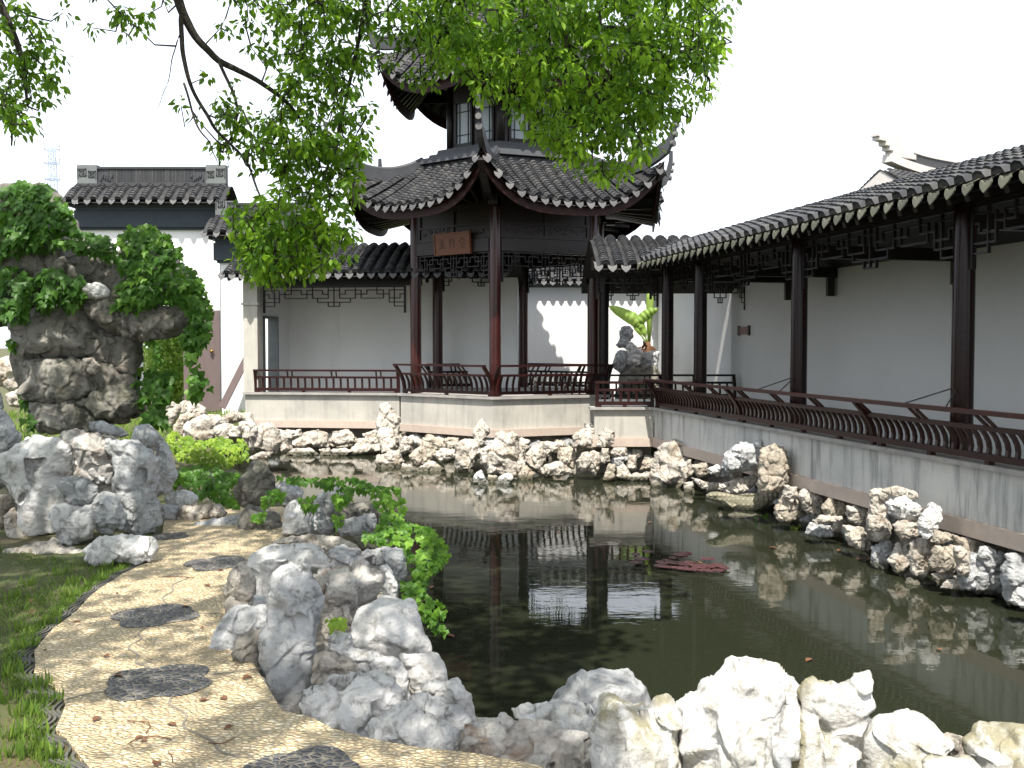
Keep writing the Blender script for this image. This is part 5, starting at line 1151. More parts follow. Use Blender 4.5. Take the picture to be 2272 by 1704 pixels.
named_E = [
    ([(105, 420), (130, 260), (180, 210), (260, 200), (320, 240), (348, 300), (310, 400), (300, 470), (200, 490), (120, 475)], 15.4, 'rk_pale', 'stout pitted rock stack at the inner corner of the pond under the right gallery', 2800, .2),
    ([(260, 330), (330, 300), (352, 370), (300, 430)], 15.1, 'rk_pale', 'small lump on the right flank of the inner corner stack', 500, .1),
    ([(335, 335), (420, 318), (445, 380), (380, 410)], 15.2, 'rk_tan', 'round stone under the band right of the inner corner stack', 600, .1),
    ([(425, 355), (490, 325), (508, 370), (450, 390)], 14.8, 'rk_white', 'small white egg-like stone under the band', 500, .1),
    ([(335, 400), (440, 430), (530, 440), (510, 480), (400, 470)], 14.6, 'rk_pale', 'thin horizontal rock just above the water before the big leaning slab', 700, .1),
    ([(295, 430), (345, 425), (355, 500), (300, 500)], 14.6, 'rk_pale', 'small wet rock at the water by the thin horizontal one', 500, .1),
    ([(505, 350), (525, 270), (610, 210), (695, 205), (722, 183), (728, 250), (705, 350), (600, 380), (530, 380)], 13.6, 'rk_grey', 'large leaning grey slab with a pointed tip against the gallery plinth', 2200, -.1),
    ([(490, 450), (560, 415), (660, 400), (705, 340), (715, 430), (650, 490), (540, 500)], 13.6, 'rk_pale', 'dark-bottomed rock carrying the large leaning slab', 1400, .1),
    ([(715, 430), (725, 250), (790, 207), (850, 230), (885, 290), (862, 330), (885, 400), (830, 490), (740, 500)], 13.4, 'rk_tan', 'tall warm rock with a round hole right of the leaning slab', 2400, .2),
    ([(515, 650), (560, 600), (680, 605), (765, 620), (830, 655), (760, 690), (560, 680)], 12.6, 'rk_pale', 'flat wet ledge on the water below the carved fish', 1200, .3),
    ([(810, 580), (845, 500), (935, 530), (955, 610), (890, 660), (830, 645)], 12.9, 'rk_tan', 'rounded tan and white boulder behind the tail of the carved fish', 1400, .2),
    ([(860, 510), (860, 445), (925, 455), (945, 520), (900, 550)], 13.0, 'rk_pale', 'triangular stone under the band above the tan and white boulder', 600, .1),
    ([(935, 510), (945, 465), (1040, 480), (1095, 530), (1065, 620), (990, 610)], 12.6, 'rk_pale', 'hanging rounded rock under the band right of the fish', 1000, .1),
    ([(1065, 570), (1110, 515), (1205, 540), (1215, 610), (1150, 640), (1095, 630)], 12.2, 'rk_tan', 'hanging tan rock in the middle of the gallery footing', 900, .1),
    ([(1015, 645), (1060, 615), (1180, 620), (1195, 645), (1040, 668)], 12.1, 'rk_pale', 'thin shelf of rock over the low dark opening', 700, .1),
    ([(1205, 560), (1335, 575), (1335, 640), (1290, 680), (1225, 650)], 11.7, 'rk_pale', 'big smooth rounded stone hanging beside the craggy pillar', 1000, .1),
    ([(980, 720), (1000, 655), (1120, 675), (1140, 740), (1060, 745)], 11.9, 'rk_grey', 'smooth grey rock at the water left of the low dark opening', 800, .2),
    ([(1195, 730), (1195, 670), (1290, 685), (1345, 760), (1355, 850), (1280, 810), (1225, 780)], 11.2, 'rk_pale', 'flat-topped rock at the water at the left foot of the craggy pillar', 1200, .2),
    ([(1325, 700), (1330, 560), (1340, 465), (1400, 458), (1432, 500), (1420, 600), (1465, 690), (1455, 750), (1380, 765)], 10.7, 'rk_pale', 'left column of the craggy rock pillar against the gallery', 2400, .15),
    ([(1430, 540), (1500, 500), (1590, 540), (1625, 580), (1605, 655), (1520, 645), (1440, 610)], 10.5, 'rk_white', 'bright squarish rock high in the craggy pillar', 1300, .15),
    ([(1395, 470), (1480, 445), (1615, 490), (1615, 525), (1540, 520), (1450, 505)], 10.8, 'rk_pale', 'flat cap stone on top of the craggy pillar', 1000, .1),
    ([(1610, 670), (1630, 600), (1680, 538), (1738, 570), (1733, 650), (1695, 760), (1640, 750)], 10.3, 'rk_white', 'rounded white column on the right side of the craggy pillar', 1500, .15),
    ([(1465, 670), (1520, 635), (1605, 655), (1615, 730), (1520, 760)], 10.2, 'rk_pale', 'middle block of the craggy pillar', 1000, .1),
    ([(1345, 880), (1345, 800), (1440, 745), (1485, 800), (1455, 900), (1425, 960), (1375, 930)], 10.2, 'rk_grey', 'darker grey rock at the lower left of the craggy pillar', 1300, .15),
    ([(1445, 870), (1500, 765), (1565, 775), (1568, 900), (1520, 950), (1475, 935)], 9.9, 'rk_pale', 'lower middle rock of the craggy pillar', 1200, .15),
    ([(1565, 890), (1575, 765), (1640, 750), (1705, 790), (1698, 900), (1645, 975), (1590, 945)], 9.7, 'rk_pale', 'ribbed rock at the lower right of the craggy pillar', 1500, .15),
    ([(1690, 770), (1700, 695), (1785, 715), (1808, 755), (1740, 780)], 10.0, 'rk_tan', 'small tan rock under the band right of the craggy pillar', 600, .1),
    ([(1685, 910), (1698, 780), (1805, 785), (1818, 880), (1825, 930), (1740, 945)], 9.6, 'rk_tan', 'block of warm rock beside the ribbed one', 1100, .1),
    ([(1805, 790), (1850, 785), (1895, 830), (1900, 965), (1840, 955)], 9.4, 'rk_pale', 'thin upright slab with a bright edge near the right picture edge', 900, .0),
    ([(1430, 1000), (1480, 935), (1545, 960), (1550, 1010), (1470, 1025)], 9.4, 'rk_pale', 'first wet rock at the foot of the craggy pillar from the left', 700, .2),
    ([(1540, 1020), (1560, 955), (1625, 980), (1725, 980), (1728, 1030), (1600, 1040)], 9.2, 'rk_pale', 'second wet rock at the foot of the craggy pillar from the left', 800, .2),
    ([(1680, 945), (1820, 925), (1828, 970), (1720, 985)], 9.3, 'rk_pale', 'thin shelf rock under the block of warm rock', 600, .1),
    ([(1740, 1030), (1780, 970), (1860, 985), (1850, 1040)], 9.0, 'rk_pale', 'third wet rock right of the craggy pillar at the waterline', 500, .1),
    ([(2130, 1100), (2165, 1015), (2235, 1005), (2300, 1100), (2200, 1140)], 8.4, 'rk_white', 'bright rock cut by the right picture edge at the waterline', 900, .1),
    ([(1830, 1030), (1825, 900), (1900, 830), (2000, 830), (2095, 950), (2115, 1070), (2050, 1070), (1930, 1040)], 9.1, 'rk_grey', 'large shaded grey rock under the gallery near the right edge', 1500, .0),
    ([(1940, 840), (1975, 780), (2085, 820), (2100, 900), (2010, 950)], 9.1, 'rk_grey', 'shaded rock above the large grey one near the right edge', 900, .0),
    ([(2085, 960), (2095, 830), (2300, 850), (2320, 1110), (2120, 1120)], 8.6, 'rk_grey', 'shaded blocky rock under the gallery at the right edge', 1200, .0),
    ([(1795, 720), (1960, 755), (1960, 880), (1850, 870)], 9.7, 'rk_tan', 'shaded brown rock under the band right of the craggy pillar', 800, .0)]
for pts, Y, mt, lb, N, ln in named_E:
    q = cr('E', pts); cx = sum(p[0] for p in q) / len(q); wy = 6.035 / ((cx - 1136) / F + .2152)
    yb_ = max(p[1] for p in q); hfr = (1385 - 767) / (cx - 900)
    Y = wy - (.10 if 'shaded' in lb or 'hanging' in lb else .52)
    rock(q, Y, mt, lb, GE, N=N, amp=1.3, lean=ln, cells=.5)
# rubble core behind the waterline rocks (mortared footing, recessed under the band)
cores = []
for P, s0, s1, oo, lb in ((PR, .3, 12.5, -.34, 'rough mortared rubble footing recessed under the long right gallery'), (PL, 0, 3.5, -.25, 'rough mortared rubble footing recessed under the short left gallery'), (PS, -.3, .98, -.25, 'rough mortared rubble footing recessed under the corner bay')):
    b = MB(); b.fbox(P, s0, s1, oo - .2, oo, -.8, .488); c_o = b.build('rubble_footing', M['mortar'], None); tag(c_o, lb, 'footing'); cores.append(c_o)
b = MB(); hexprism(b, 2.2, -.8, .488); b.build('rubble_core', M['mortar'], PV)
def filler(px, py, Y, rad, par, mt, sd):
    n = 9; gg = np.random.default_rng(sd); k = rad / Y * F
    P_ = [(px + k * (1 + gg.uniform(-.25, .25)) * math.cos(a), py + k * .8 * (1 + gg.uniform(-.25, .25)) * math.sin(a)) for a in np.linspace(0, 2 * math.pi, n, endpoint=False)]
    rock(P_, Y, mt, None, None, N=300, amp=1.1, seed=sd, parent=par, name='rubble_stone')
gf = np.random.default_rng(41); sd = 900
mts = ['rk_pale', 'rk_tan', 'rk_grey', 'rk_pale']
for i in range(46):
    s_ = .5 + i * .205; p = Vector(PR(s_ + gf.uniform(-.05, .05), -.20 + gf.uniform(-.04, .04), 0)); z = gf.uniform(.05, .42)
    sd += 1; filler(1136 + p.x / p.y * F, 767 + (EYE - z) / p.y * F, p.y, gf.uniform(.11, .19), cores[0], mts[i % 4], sd)
for i in range(14):
    p = Vector(PL(.1 + i * .25, -.12, 0)); sd += 1; filler(1136 + p.x / p.y * F, 767 + (EYE - gf.uniform(.1, .4)) / p.y * F, p.y, gf.uniform(.12, .2), cores[1], mts[i % 4], sd)
for k in (0, 5):
    fr_, L_ = face_frame(k, 2.36)
    for i in range(15):
        s_ = .1 + i * L_ / 15
        if gf.uniform() < .2: continue
        p = Vector(fr_(s_, -.02, 0)); sd += 1; filler(1136 + p.x / p.y * F, 767 + (EYE - gf.uniform(.1, .42)) / p.y * F, p.y, gf.uniform(.12, .2), PV, mts[(i + k) % 4], sd)
for i in range(5):
    p = Vector(PS(.1 + i * .2, -.1, 0)); sd += 1; filler(1136 + p.x / p.y * F, 767 + (EYE - gf.uniform(.1, .4)) / p.y * F, p.y, gf.uniform(.1, .16), cores[2], mts[i % 4], sd)

# --- carved stone fish
Yf = 12.5
fp = [at(*cr('E', [q])[0], Yf) for q in ((425, 512), (445, 508), (480, 510), (530, 525), (590, 545), (650, 555), (710, 548), (760, 525), (800, 508), (840, 500))]
fr = [.02, .045, .06, .075, .085, .09, .085, .07, .05, .04]
root = None
b = MB(); pts = []; rad = []
for i in range(len(fp) - 1):
    for t in (0, .33, .66): pts.append(fp[i].lerp(fp[i + 1], t)); rad.append((fr[i] + (fr[i + 1] - fr[i]) * t) * 1.05)
for _ in range(2): pts = [pts[0]] + [(pts[i - 1] + 2 * pts[i] + pts[i + 1]) / 4 for i in range(1, len(pts) - 1)] + [pts[-1]]
b.tube(pts, rad, 20)
def scale_mat():
    m, nt, bs = new_mat('carved_scales'); v = coord(nt)
    vo = nt.nodes.new('ShaderNodeTexVoronoi'); vo.inputs['Scale'].default_value = 17; vo.inputs['Randomness'].default_value = .15; nt.links.new(v, vo.inputs['Vector'])
    n = noise_n(nt, v, 8, 6, .7); c = ramp(nt, n, [(.3, (.19, .175, .12)), (.7, (.36, .33, .24))])
    c = mixc(nt, ramp(nt, vo.outputs['Distance'], [(.28, (0, 0, 0)), (.5, (.6, .6, .6))]), c, (.09, .085, .055))
    nt.links.new(c, bs.inputs['Base Color']); bs.inputs['Roughness'].default_value = .85
    bump(nt, bs, ramp(nt, vo.outputs['Distance'], [(.1, (1, 1, 1)), (.55, (0, 0, 0))]), 1, .02); return m
M['scales'] = scale_mat()
fish = b.build('stone_fish', M['scales'], None, smooth=True, loc=tuple(fp[5])); tag(fish, 'carved stone fish with scaled body jutting from the rocks over the water', 'sculpture')
b = MB(); h0 = fp[0]; 
b.strip([fp[4] + Vector((0, 0, .08)), fp[5] + Vector((0, 0, .11)), fp[6] + Vector((0, 0, .10)), fp[7] + Vector((0, 0, .07))], .02, [.01, .05, .04, .02]); b.build('dorsal_fin', M['scales'], fish)
b = MB(); b.hexa([fp[3] + Vector((-.03, -.075, -.01)), fp[3] + Vector((.04, -.08, -.01)), fp[3] + Vector((.04, -.065, .0)), fp[3] + Vector((-.03, -.06, 0))], [fp[3] + Vector((.07, -.11, -.09)), fp[3] + Vector((.13, -.10, -.06)), fp[3] + Vector((.13, -.09, -.06)), fp[3] + Vector((.07, -.10, -.09))]); b.build('pectoral_fin', M['scales'], fish)
b = MB(); b.lathe((0, 0, 0), [(.004, -.02), (.022, -.01), (.024, .004), (.012, .016), (.002, .02)], 10); e = fp[2] + Vector((-.02, -.055, .015)); b.v = [(e.x + x, e.y - z, e.z + y) for x, y, z in b.v]; b.build('eye', M['scales'], fish, smooth=True)

# ================================================================ LEAVES
def ortho(t, n):
    t = t / np.maximum(1e-9, np.linalg.norm(t, axis=1))[:, None]
    n = n - t * (n * t).sum(1)[:, None]; n = n / np.maximum(1e-9, np.linalg.norm(n, axis=1))[:, None]
    return t, n, np.cross(t, n)
OVATE = (np.array([(0, 0, 0), (-.23, .30, .05), (-.20, .66, .04), (0, 1, -.08), (.20, .66, .04), (.23, .30, .05)]), [(0, 3, 2, 1), (0, 5, 4, 3)])
LOBED = (np.array([(0, 0, 0), (-.38, -.06, .02), (-.50, .34, .05), (-.24, .44, .06), (0, 1, -.10), (.24, .44, .06), (.50, .34, .05), (.38, -.06, .02)]), [(0, 3, 2, 1), (0, 4, 3, 3), (0, 5, 4, 4), (0, 7, 6, 5)])
LOBED = (LOBED[0], [(0, 3, 2, 1), (0, 7, 6, 5)], [(0, 4, 3), (0, 5, 4)])
BLADE = (np.array([(-.03, 0, 0), (.03, 0, 0), (.018, .6, .05), (0, 1, .22)]), [(0, 1, 2, 3)])
def leaves(name, C, T, Nn, S, tint, shape, mat, parent=None, loc=None):
    t, n, b = ortho(np.asarray(T, float), np.asarray(Nn, float)); sv = shape[0]; k = len(sv); m = len(C)
    V = C[:, None, :] + S[:, None, None] * (sv[None, :, 0, None] * b[:, None, :] + sv[None, :, 1, None] * t[:, None, :] + sv[None, :, 2, None] * n[:, None, :])
    V = V.reshape(-1, 3); off = (np.arange(m) * k)[:, None, None]
    f4 = (np.array(shape[1])[None] + off).reshape(-1, 4)
    ti = np.repeat(tint, k)
    if len(shape) > 2:
        f3 = (np.array(shape[2])[None] + off).reshape(-1, 3); fl = [tuple(x) for x in f4.tolist()] + [tuple(x) for x in f3.tolist()]
        return np_mesh(name, V, fl, M[mat], parent, False, loc, tint=ti)
    return np_mesh(name, V, f4.astype(np.int32), M[mat], parent, False, loc, tint=ti)
def sample_poly(P, n, g):
    P = np.array(P, float); lo, hi = P.min(0), P.max(0); out = np.zeros((0, 2))
    while len(out) < n:
        q = g.uniform(lo, hi, (n * 3, 2)); d, ins = poly_dist(q, P); out = np.r_[out, q[ins]]
    return out[:n]
def creeper(polys, name, label, cat='creeper', mat='ivy', size=.085, dens=380, seed=1, Yfn=None, bulge=.18, stems=False, group=None, tb=(.1, .75), down=1.0, depth=.16):
    """polys: list of (pixel polygon, Y or (Ytop,Ybottom))"""
    g = np.random.default_rng(seed); C = []; Tt = []; Nn = []; S = []; TI = []; sp = []
    for P, Y in polys:
        P = np.array(P, float); Ya, Yb = (Y if isinstance(Y, tuple) else (Y, Y))
        ar = abs(np.sum(P[:, 0] * np.roll(P[:, 1], -1) - np.roll(P[:, 0], -1) * P[:, 1])) / 2 * ((Ya + Yb) / 2 / F) ** 2
        n = max(12, int(ar * dens)); q = sample_poly(P, n, g)
        # clump: pull towards random centres
        kc = max(3, n // 14); cc = sample_poly(P, kc, g); near = np.argmin(((q[:, None] - cc[None]) ** 2).sum(2), axis=1); q = q * .86 + cc[near] * .14
        d, ins = poly_dist(q, P); D = max(8, d.max())
        y0, y1 = P[:, 1].min(), P[:, 1].max(); f = (q[:, 1] - y0) / (y1 - y0)
        Yq = Ya + (Yb - Ya) * f; bl = bulge * np.sqrt(np.clip(d / D, 0, 1)); ct = g.uniform(0, 1, kc)[near]
        lay = g.uniform(0, 1, n) ** 1.5
        for i in range(n):
            p = at(q[i, 0], q[i, 1], float(Yq[i] - bl[i] + depth * lay[i] - .05 * ct[i])); C.append(p)
        side = g.normal(0, .55, n)
        Tt += [(side[i], -.35 + g.normal(0, .3), -down + g.normal(0, .35)) for i in range(n)]
        Nn += [(g.normal(0, .35) + side[i] * .2, -1 + g.normal(0, .2), .75 + g.normal(0, .35)) for i in range(n)]
        S += list(size * g.uniform(.55, 1.25, n)); TI += list(np.clip(tb[0] + (tb[1] - tb[0]) * (.5 * ct + .5 * g.uniform(0, 1, n)) * (1 - .3 * lay), 0, 1))
        if stems:
            for j in range(max(2, kc // 3)):
                a = cc[g.integers(kc)]; c_ = cc[g.integers(kc)]
                if np.linalg.norm(a - c_) < 160:
                    Ym = float((Ya + Yb) / 2 + .06); pa, pb = at(a[0], a[1], Ym), at(c_[0], c_[1], Ym); mid = (pa + pb) / 2 + Vector((g.normal(0, .05), g.normal(0, .03), g.normal(0, .05)))
                    sp.append([pa, mid, pb])
    C = np.array([tuple(c) for c in C]); base = (float(C[:, 0].mean()), float(C[:, 1].mean()), float(C[:, 2].min()))
    root = empty(name, base, label, cat, group)
    leaves('foliage', C, np.array(Tt), np.array(Nn), np.array(S), np.array(TI), LOBED, mat, root)
    if sp:
        b = MB()
        for s in sp: b.tube(s, .006, 4, cap=False)
        b.build('stem', M['bark'], root)
    return root

# --- big rockery arch carrying the ivy
GA = 'boulders of the tall ivy-covered rock arch'
A_ = lambda pts, Y, mt, lb, N, **k: rock(cr('A', pts), Y, mt, lb, GA, N=N, **k)
A_([(60, 960), (180, 900), (300, 850), (460, 830), (570, 830), (610, 900), (600, 1020), (560, 1150), (530, 1185), (330, 1190), (200, 1200), (125, 1120), (95, 1050)], 11.0, 'rk_arch', 'big smooth rock with an orange spot, left half of the arch pier', 3200, amp=.6, cells=1.0)
A_([(170, 1200), (330, 1180), (540, 1175), (610, 1290), (610, 1400), (480, 1460), (380, 1480), (200, 1460), (135, 1430), (165, 1330)], 10.9, 'rk_arch', 'wide block below the smooth rock in the arch pier', 2800, amp=.8)
A_([(550, 1060), (640, 1000), (800, 1030), (895, 1060), (890, 1180), (865, 1290), (760, 1260), (640, 1240), (560, 1190)], 11.0, 'rk_moss', 'mossy block on the right side of the arch pier', 2400)
A_([(555, 815), (700, 795), (850, 825), (1000, 845), (1190, 855), (1230, 950), (1180, 1040), (1000, 1070), (900, 1090), (700, 1030), (600, 930)], 10.9, 'rk_moss', 'long dark lintel rock of the arch beneath the ivy', 3400, lean=.05)
A_([(590, 1240), (700, 1225), (790, 1280), (890, 1320), (910, 1500), (800, 1620), (620, 1590), (470, 1460), (600, 1400)], 10.9, 'rk_moss', 'craggy mossy rock at the right foot of the arch pier', 2800, amp=1.2)
A_([(205, 1470), (390, 1465), (470, 1550), (480, 1660), (250, 1660), (225, 1560)], 10.8, 'rk_arch', 'rounded rock at the left foot of the arch pier', 1600)
A_([(375, 1470), (480, 1440), (660, 1560), (720, 1660), (450, 1670)], 10.8, 'rk_moss', 'dark rock between the two feet of the arch pier', 1400)
A_([(100, 560), (280, 330), (420, 300), (520, 400), (700, 500), (780, 600), (760, 760), (620, 850), (500, 860), (250, 870), (180, 920), (20, 980), (-80, 960), (-80, 560)], 11.3, 'rk_moss', 'dark upper mass of the arch between the ivy patches', 4200, amp=1.2)
A_([(700, 720), (760, 560), (850, 450), (900, 390), (1000, 380), (1080, 460), (1150, 600), (1250, 720), (1310, 850), (1300, 1000), (1240, 1110), (1160, 1100), (1200, 950), (1180, 860), (1000, 860), (800, 850)], 11.2, 'rk_moss', 'rock horn at the right end of the arch wrapped in ivy', 3000)
A_([(-90, 130), (60, 110), (180, 70), (290, 90), (380, 180), (440, 300), (520, 400), (280, 560), (-90, 600)], 11.4, 'rk_moss', 'topmost rock of the arch under the thickest ivy', 2400)
A_([(525, 745), (560, 715), (640, 702), (695, 750), (695, 800), (600, 815), (545, 800)], 10.75, 'rk_white', 'small pale boulder lodged in the middle of the arch', 900, amp=.7)
A_([(530, 1190), (600, 1180), (640, 1240), (610, 1290), (560, 1280)], 10.7, 'rk_pale', 'fist-like pale knob in the dark cleft of the arch pier', 600)
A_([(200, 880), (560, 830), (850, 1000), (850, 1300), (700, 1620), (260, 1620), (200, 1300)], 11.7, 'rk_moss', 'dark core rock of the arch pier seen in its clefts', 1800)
VA = lambda pts: cr('A', pts)
creeper([(VA([(-30, 95), (60, 95), (180, 40), (290, 60), (370, 140), (440, 240), (510, 380), (400, 420), (310, 500), (100, 530), (-30, 560)]), (11.25, 10.85)),
         (VA([(-30, 590), (100, 590), (230, 680), (200, 850), (130, 970), (-30, 940)]), (10.95, 10.7))], 'ivy_creeper', 'thick ivy covering the top left of the tall rock arch', seed=3, size=.115, dens=760, bulge=.3, tb=(.05, .7))
creeper([(VA([(230, 640), (330, 590), (450, 640), (530, 700), (540, 800), (480, 890), (370, 850), (240, 880)]), 10.75)], 'ivy_creeper', 'round ivy patch hanging in the middle of the tall rock arch', seed=4, size=.108, dens=800, tb=(.05, .65))
creeper([(VA([(380, 440), (460, 400), (560, 375), (680, 420), (790, 520), (750, 580), (620, 540), (500, 510)]), 10.95)], 'ivy_creeper', 'narrow band of ivy on the saddle between the two tops of the arch', seed=5, size=.108, dens=780)
creeper([(VA([(765, 400), (850, 340), (960, 325), (1080, 420), (1160, 520), (1160, 590), (1240, 620), (1310, 750), (1355, 880), (1345, 1040), (1290, 1150), (1180, 1140), (1140, 1040), (1200, 950), (1190, 860), (1000, 830), (900, 890), (700, 870), (740, 740), (860, 660), (760, 640), (735, 560), (840, 510), (760, 480)]), (11.0, 10.7)),
         (VA([(1175, 1130), (1250, 1130), (1260, 1250), (1340, 1370), (1290, 1400), (1270, 1440), (1200, 1430), (1190, 1340), (1215, 1260)]), 10.75)], 'ivy_creeper', 'large ivy drapery over the right horn of the arch with a dangling strand', seed=6, size=.108, dens=800, bulge=.25, tb=(.1, .85))
creeper([(VA([(680, 1280), (800, 1235), (1000, 1230), (1150, 1250), (1100, 1420), (1040, 1500), (1060, 1630), (900, 1620), (880, 1450), (760, 1390)]), (11.2, 10.6)), (VA([(960, 1060), (1010, 1050), (1020, 1240), (980, 1240)]), 10.9)], 'ivy_creeper', 'ivy growing up from the ground inside the opening of the arch', seed=7, size=.12, dens=420, tb=(.05, .7))
creeper([(VA([(40, 1040), (110, 1040), (130, 1180), (60, 1110)]), 11.0), (VA([(110, 1380), (210, 1360), (230, 1500), (140, 1480)]), 11.2), (VA([(130, 1560), (240, 1500), (270, 1650), (150, 1650)]), 10.6)], 'ivy_creeper', 'sparse ivy sprigs along the left side of the arch pier', seed=8, size=.12, dens=170)

VC = lambda pts: cr('C', pts)
creeper([(VC([(60, 380), (120, 345), (220, 380), (330, 425), (450, 375), (560, 415), (640, 395), (665, 480), (665, 560), (560, 600), (500, 645), (400, 625), (300, 600), (150, 565), (90, 480)]), (13.6, 12.9))], 'bright_bush', 'bright yellow-green sunlit bush below the white far-bank rocks', 'bush', 'ivy_bright', .060, 1700, 11, tb=(.2, 1), bulge=.3)
creeper([(VC([(150, 620), (300, 590), (500, 640), (620, 660), (620, 740), (600, 850), (640, 950), (540, 965), (440, 910), (400, 840), (300, 860), (220, 790), (150, 720)]), (10.6, 9.6)), (VC([(-10, 600), (100, 590), (170, 700), (140, 790), (50, 740)]), 9.5)], 'creeper_bush', 'darker broad-leaved creeper bush between the bright bush and the path', 'bush', 'ivy', .085, 1000, 12, tb=(.15, .8), bulge=.25)
creeper([(VC([(840, 620), (900, 640), (960, 690), (1100, 690), (1300, 680), (1500, 695), (1560, 730), (1620, 770), (1540, 810), (1440, 800), (1400, 890), (1330, 930), (1270, 860), (1330, 780), (1200, 770), (1100, 750), (960, 730), (860, 690)]), (8.55, 8.0)),
         (VC([(1040, 840), (1190, 820), (1170, 930), (1080, 930)]), 7.95), (VC([(710, 860), (850, 775), (960, 790), (900, 870), (800, 920)]), 8.35), (VC([(1290, 960), (1370, 960), (1350, 1060), (1290, 1060)]), 8.0), (VC([(700, 950), (800, 940), (760, 1010), (700, 1000)]), 8.2)],
        'trailing_creeper', 'trailing green creeper lying over the grey rocks in the middle of the bank', 'creeper', 'ivy', .055, 1900, 13, tb=(.25, .95))
creeper([(VC([(1600, 755), (1720, 735), (1810, 800), (1830, 900), (1810, 1000), (1900, 1020), (2000, 1060), (2080, 1130), (2145, 1220), (2135, 1300), (2080, 1365), (1990, 1420), (1960, 1480), (1900, 1500), (1840, 1400), (1830, 1280), (1700, 1195), (1520, 1195), (1490, 1120), (1610, 1060), (1640, 950), (1580, 880)]), (7.6, 6.45)),
         (cr('F', [(1380, 270), (1500, 300), (1620, 380), (1700, 470), (1700, 560), (1720, 650), (1620, 640), (1500, 480), (1410, 400)]), (6.45, 6.1))],
        'trailing_creeper', 'dense creeper cascading down to the dark water at the pond edge', 'creeper', 'ivy', .052, 2400, 14, tb=(.35, 1.0), bulge=.2)
creeper([(cr('F', [(865, 550), (940, 530), (1020, 580), (1000, 620), (900, 600)]), 5.1)], 'weed', 'small green weed growing at the foot of the rust-patched rock', 'weed', 'ivy_bright', .05, 700, 15, stems=False)
creeper([(cr('E', [(690, 600), (790, 610), (800, 660), (700, 665)]), 12.4)], 'water_weed', 'tuft of green weed at the waterline beside the carved fish', 'weed', 'ivy', .05, 260, 16, stems=False)
creeper([(cr('E', [(890, 670), (960, 660), (960, 710), (900, 715)]), 12.0)], 'water_weed', 'tuft of green weed right of the fish at the foot of the tan boulder', 'weed', 'ivy_bright', .05, 300, 17, stems=False)
# garden green behind the gateway, the arch opening and the court
def leafy_mass(name, label, px0, px1, py0, py1, Y, mat, n, size, seed, thick=1.0, group=None):
    g = np.random.default_rng(seed); a = at(px0, py0, Y); c = at(px1, py1, Y)
    ctr = Vector(((a.x + c.x) / 2, Y + thick, min(a.z, c.z))); rx, rz = abs(c.x - a.x) / 2, abs(a.z - c.z) / 2
    root = empty(name, (ctr.x, ctr.y, max(.6, ctr.z)), label, 'tree' if 'tree' in name else 'bush', group)
    th = g.uniform(0, 2 * math.pi, n); ph = g.uniform(-1, 1, n); r = g.uniform(.45, 1.05, n) * (1 + .25 * vnoise(np.c_[th * 1.5, ph * 3, np.full(n, seed)]))
    q = np.sqrt(1 - ph ** 2)
    C = np.c_[ctr.x + rx * r * q * np.cos(th), ctr.y + thick * r * q * np.sin(th), ctr.z + rz + rz * r * ph]
    leaves('crown', C, g.normal(0, 1, (n, 3)) - [0, 0, .6], g.normal(0, .6, (n, 3)) + [0, -.4, .8], size * g.uniform(.6, 1.3, n), np.clip(.5 + .5 * vnoise(C * 2.2) + g.normal(0, .15, n), 0, 1), OVATE, mat, root)
    b = MB(); b.tube([(ctr.x, ctr.y, .55), (ctr.x + .05, ctr.y, ctr.z + rz)], [.07, .03], 7); b.build('trunk', M['bark'], root)
leafy_mass('garden_bush', 'light green garden bush seen through the arch opening', 285, 440, 700, 930, 26.0, 'bamboo', 7000, .12, 21, .8)
leafy_mass('bamboo_tree', 'bright bamboo foliage behind the courtyard wall seen through the lattice', 1150, 1400, 572, 690, 29, 'bamboo', 8000, .2, 22, 1.4)
leafy_mass('bamboo_tree', 'green treetop just behind the left end of the courtyard wall', 1040, 1200, 580, 700, 30, 'bamboo', 3500, .2, 23, 1.2)

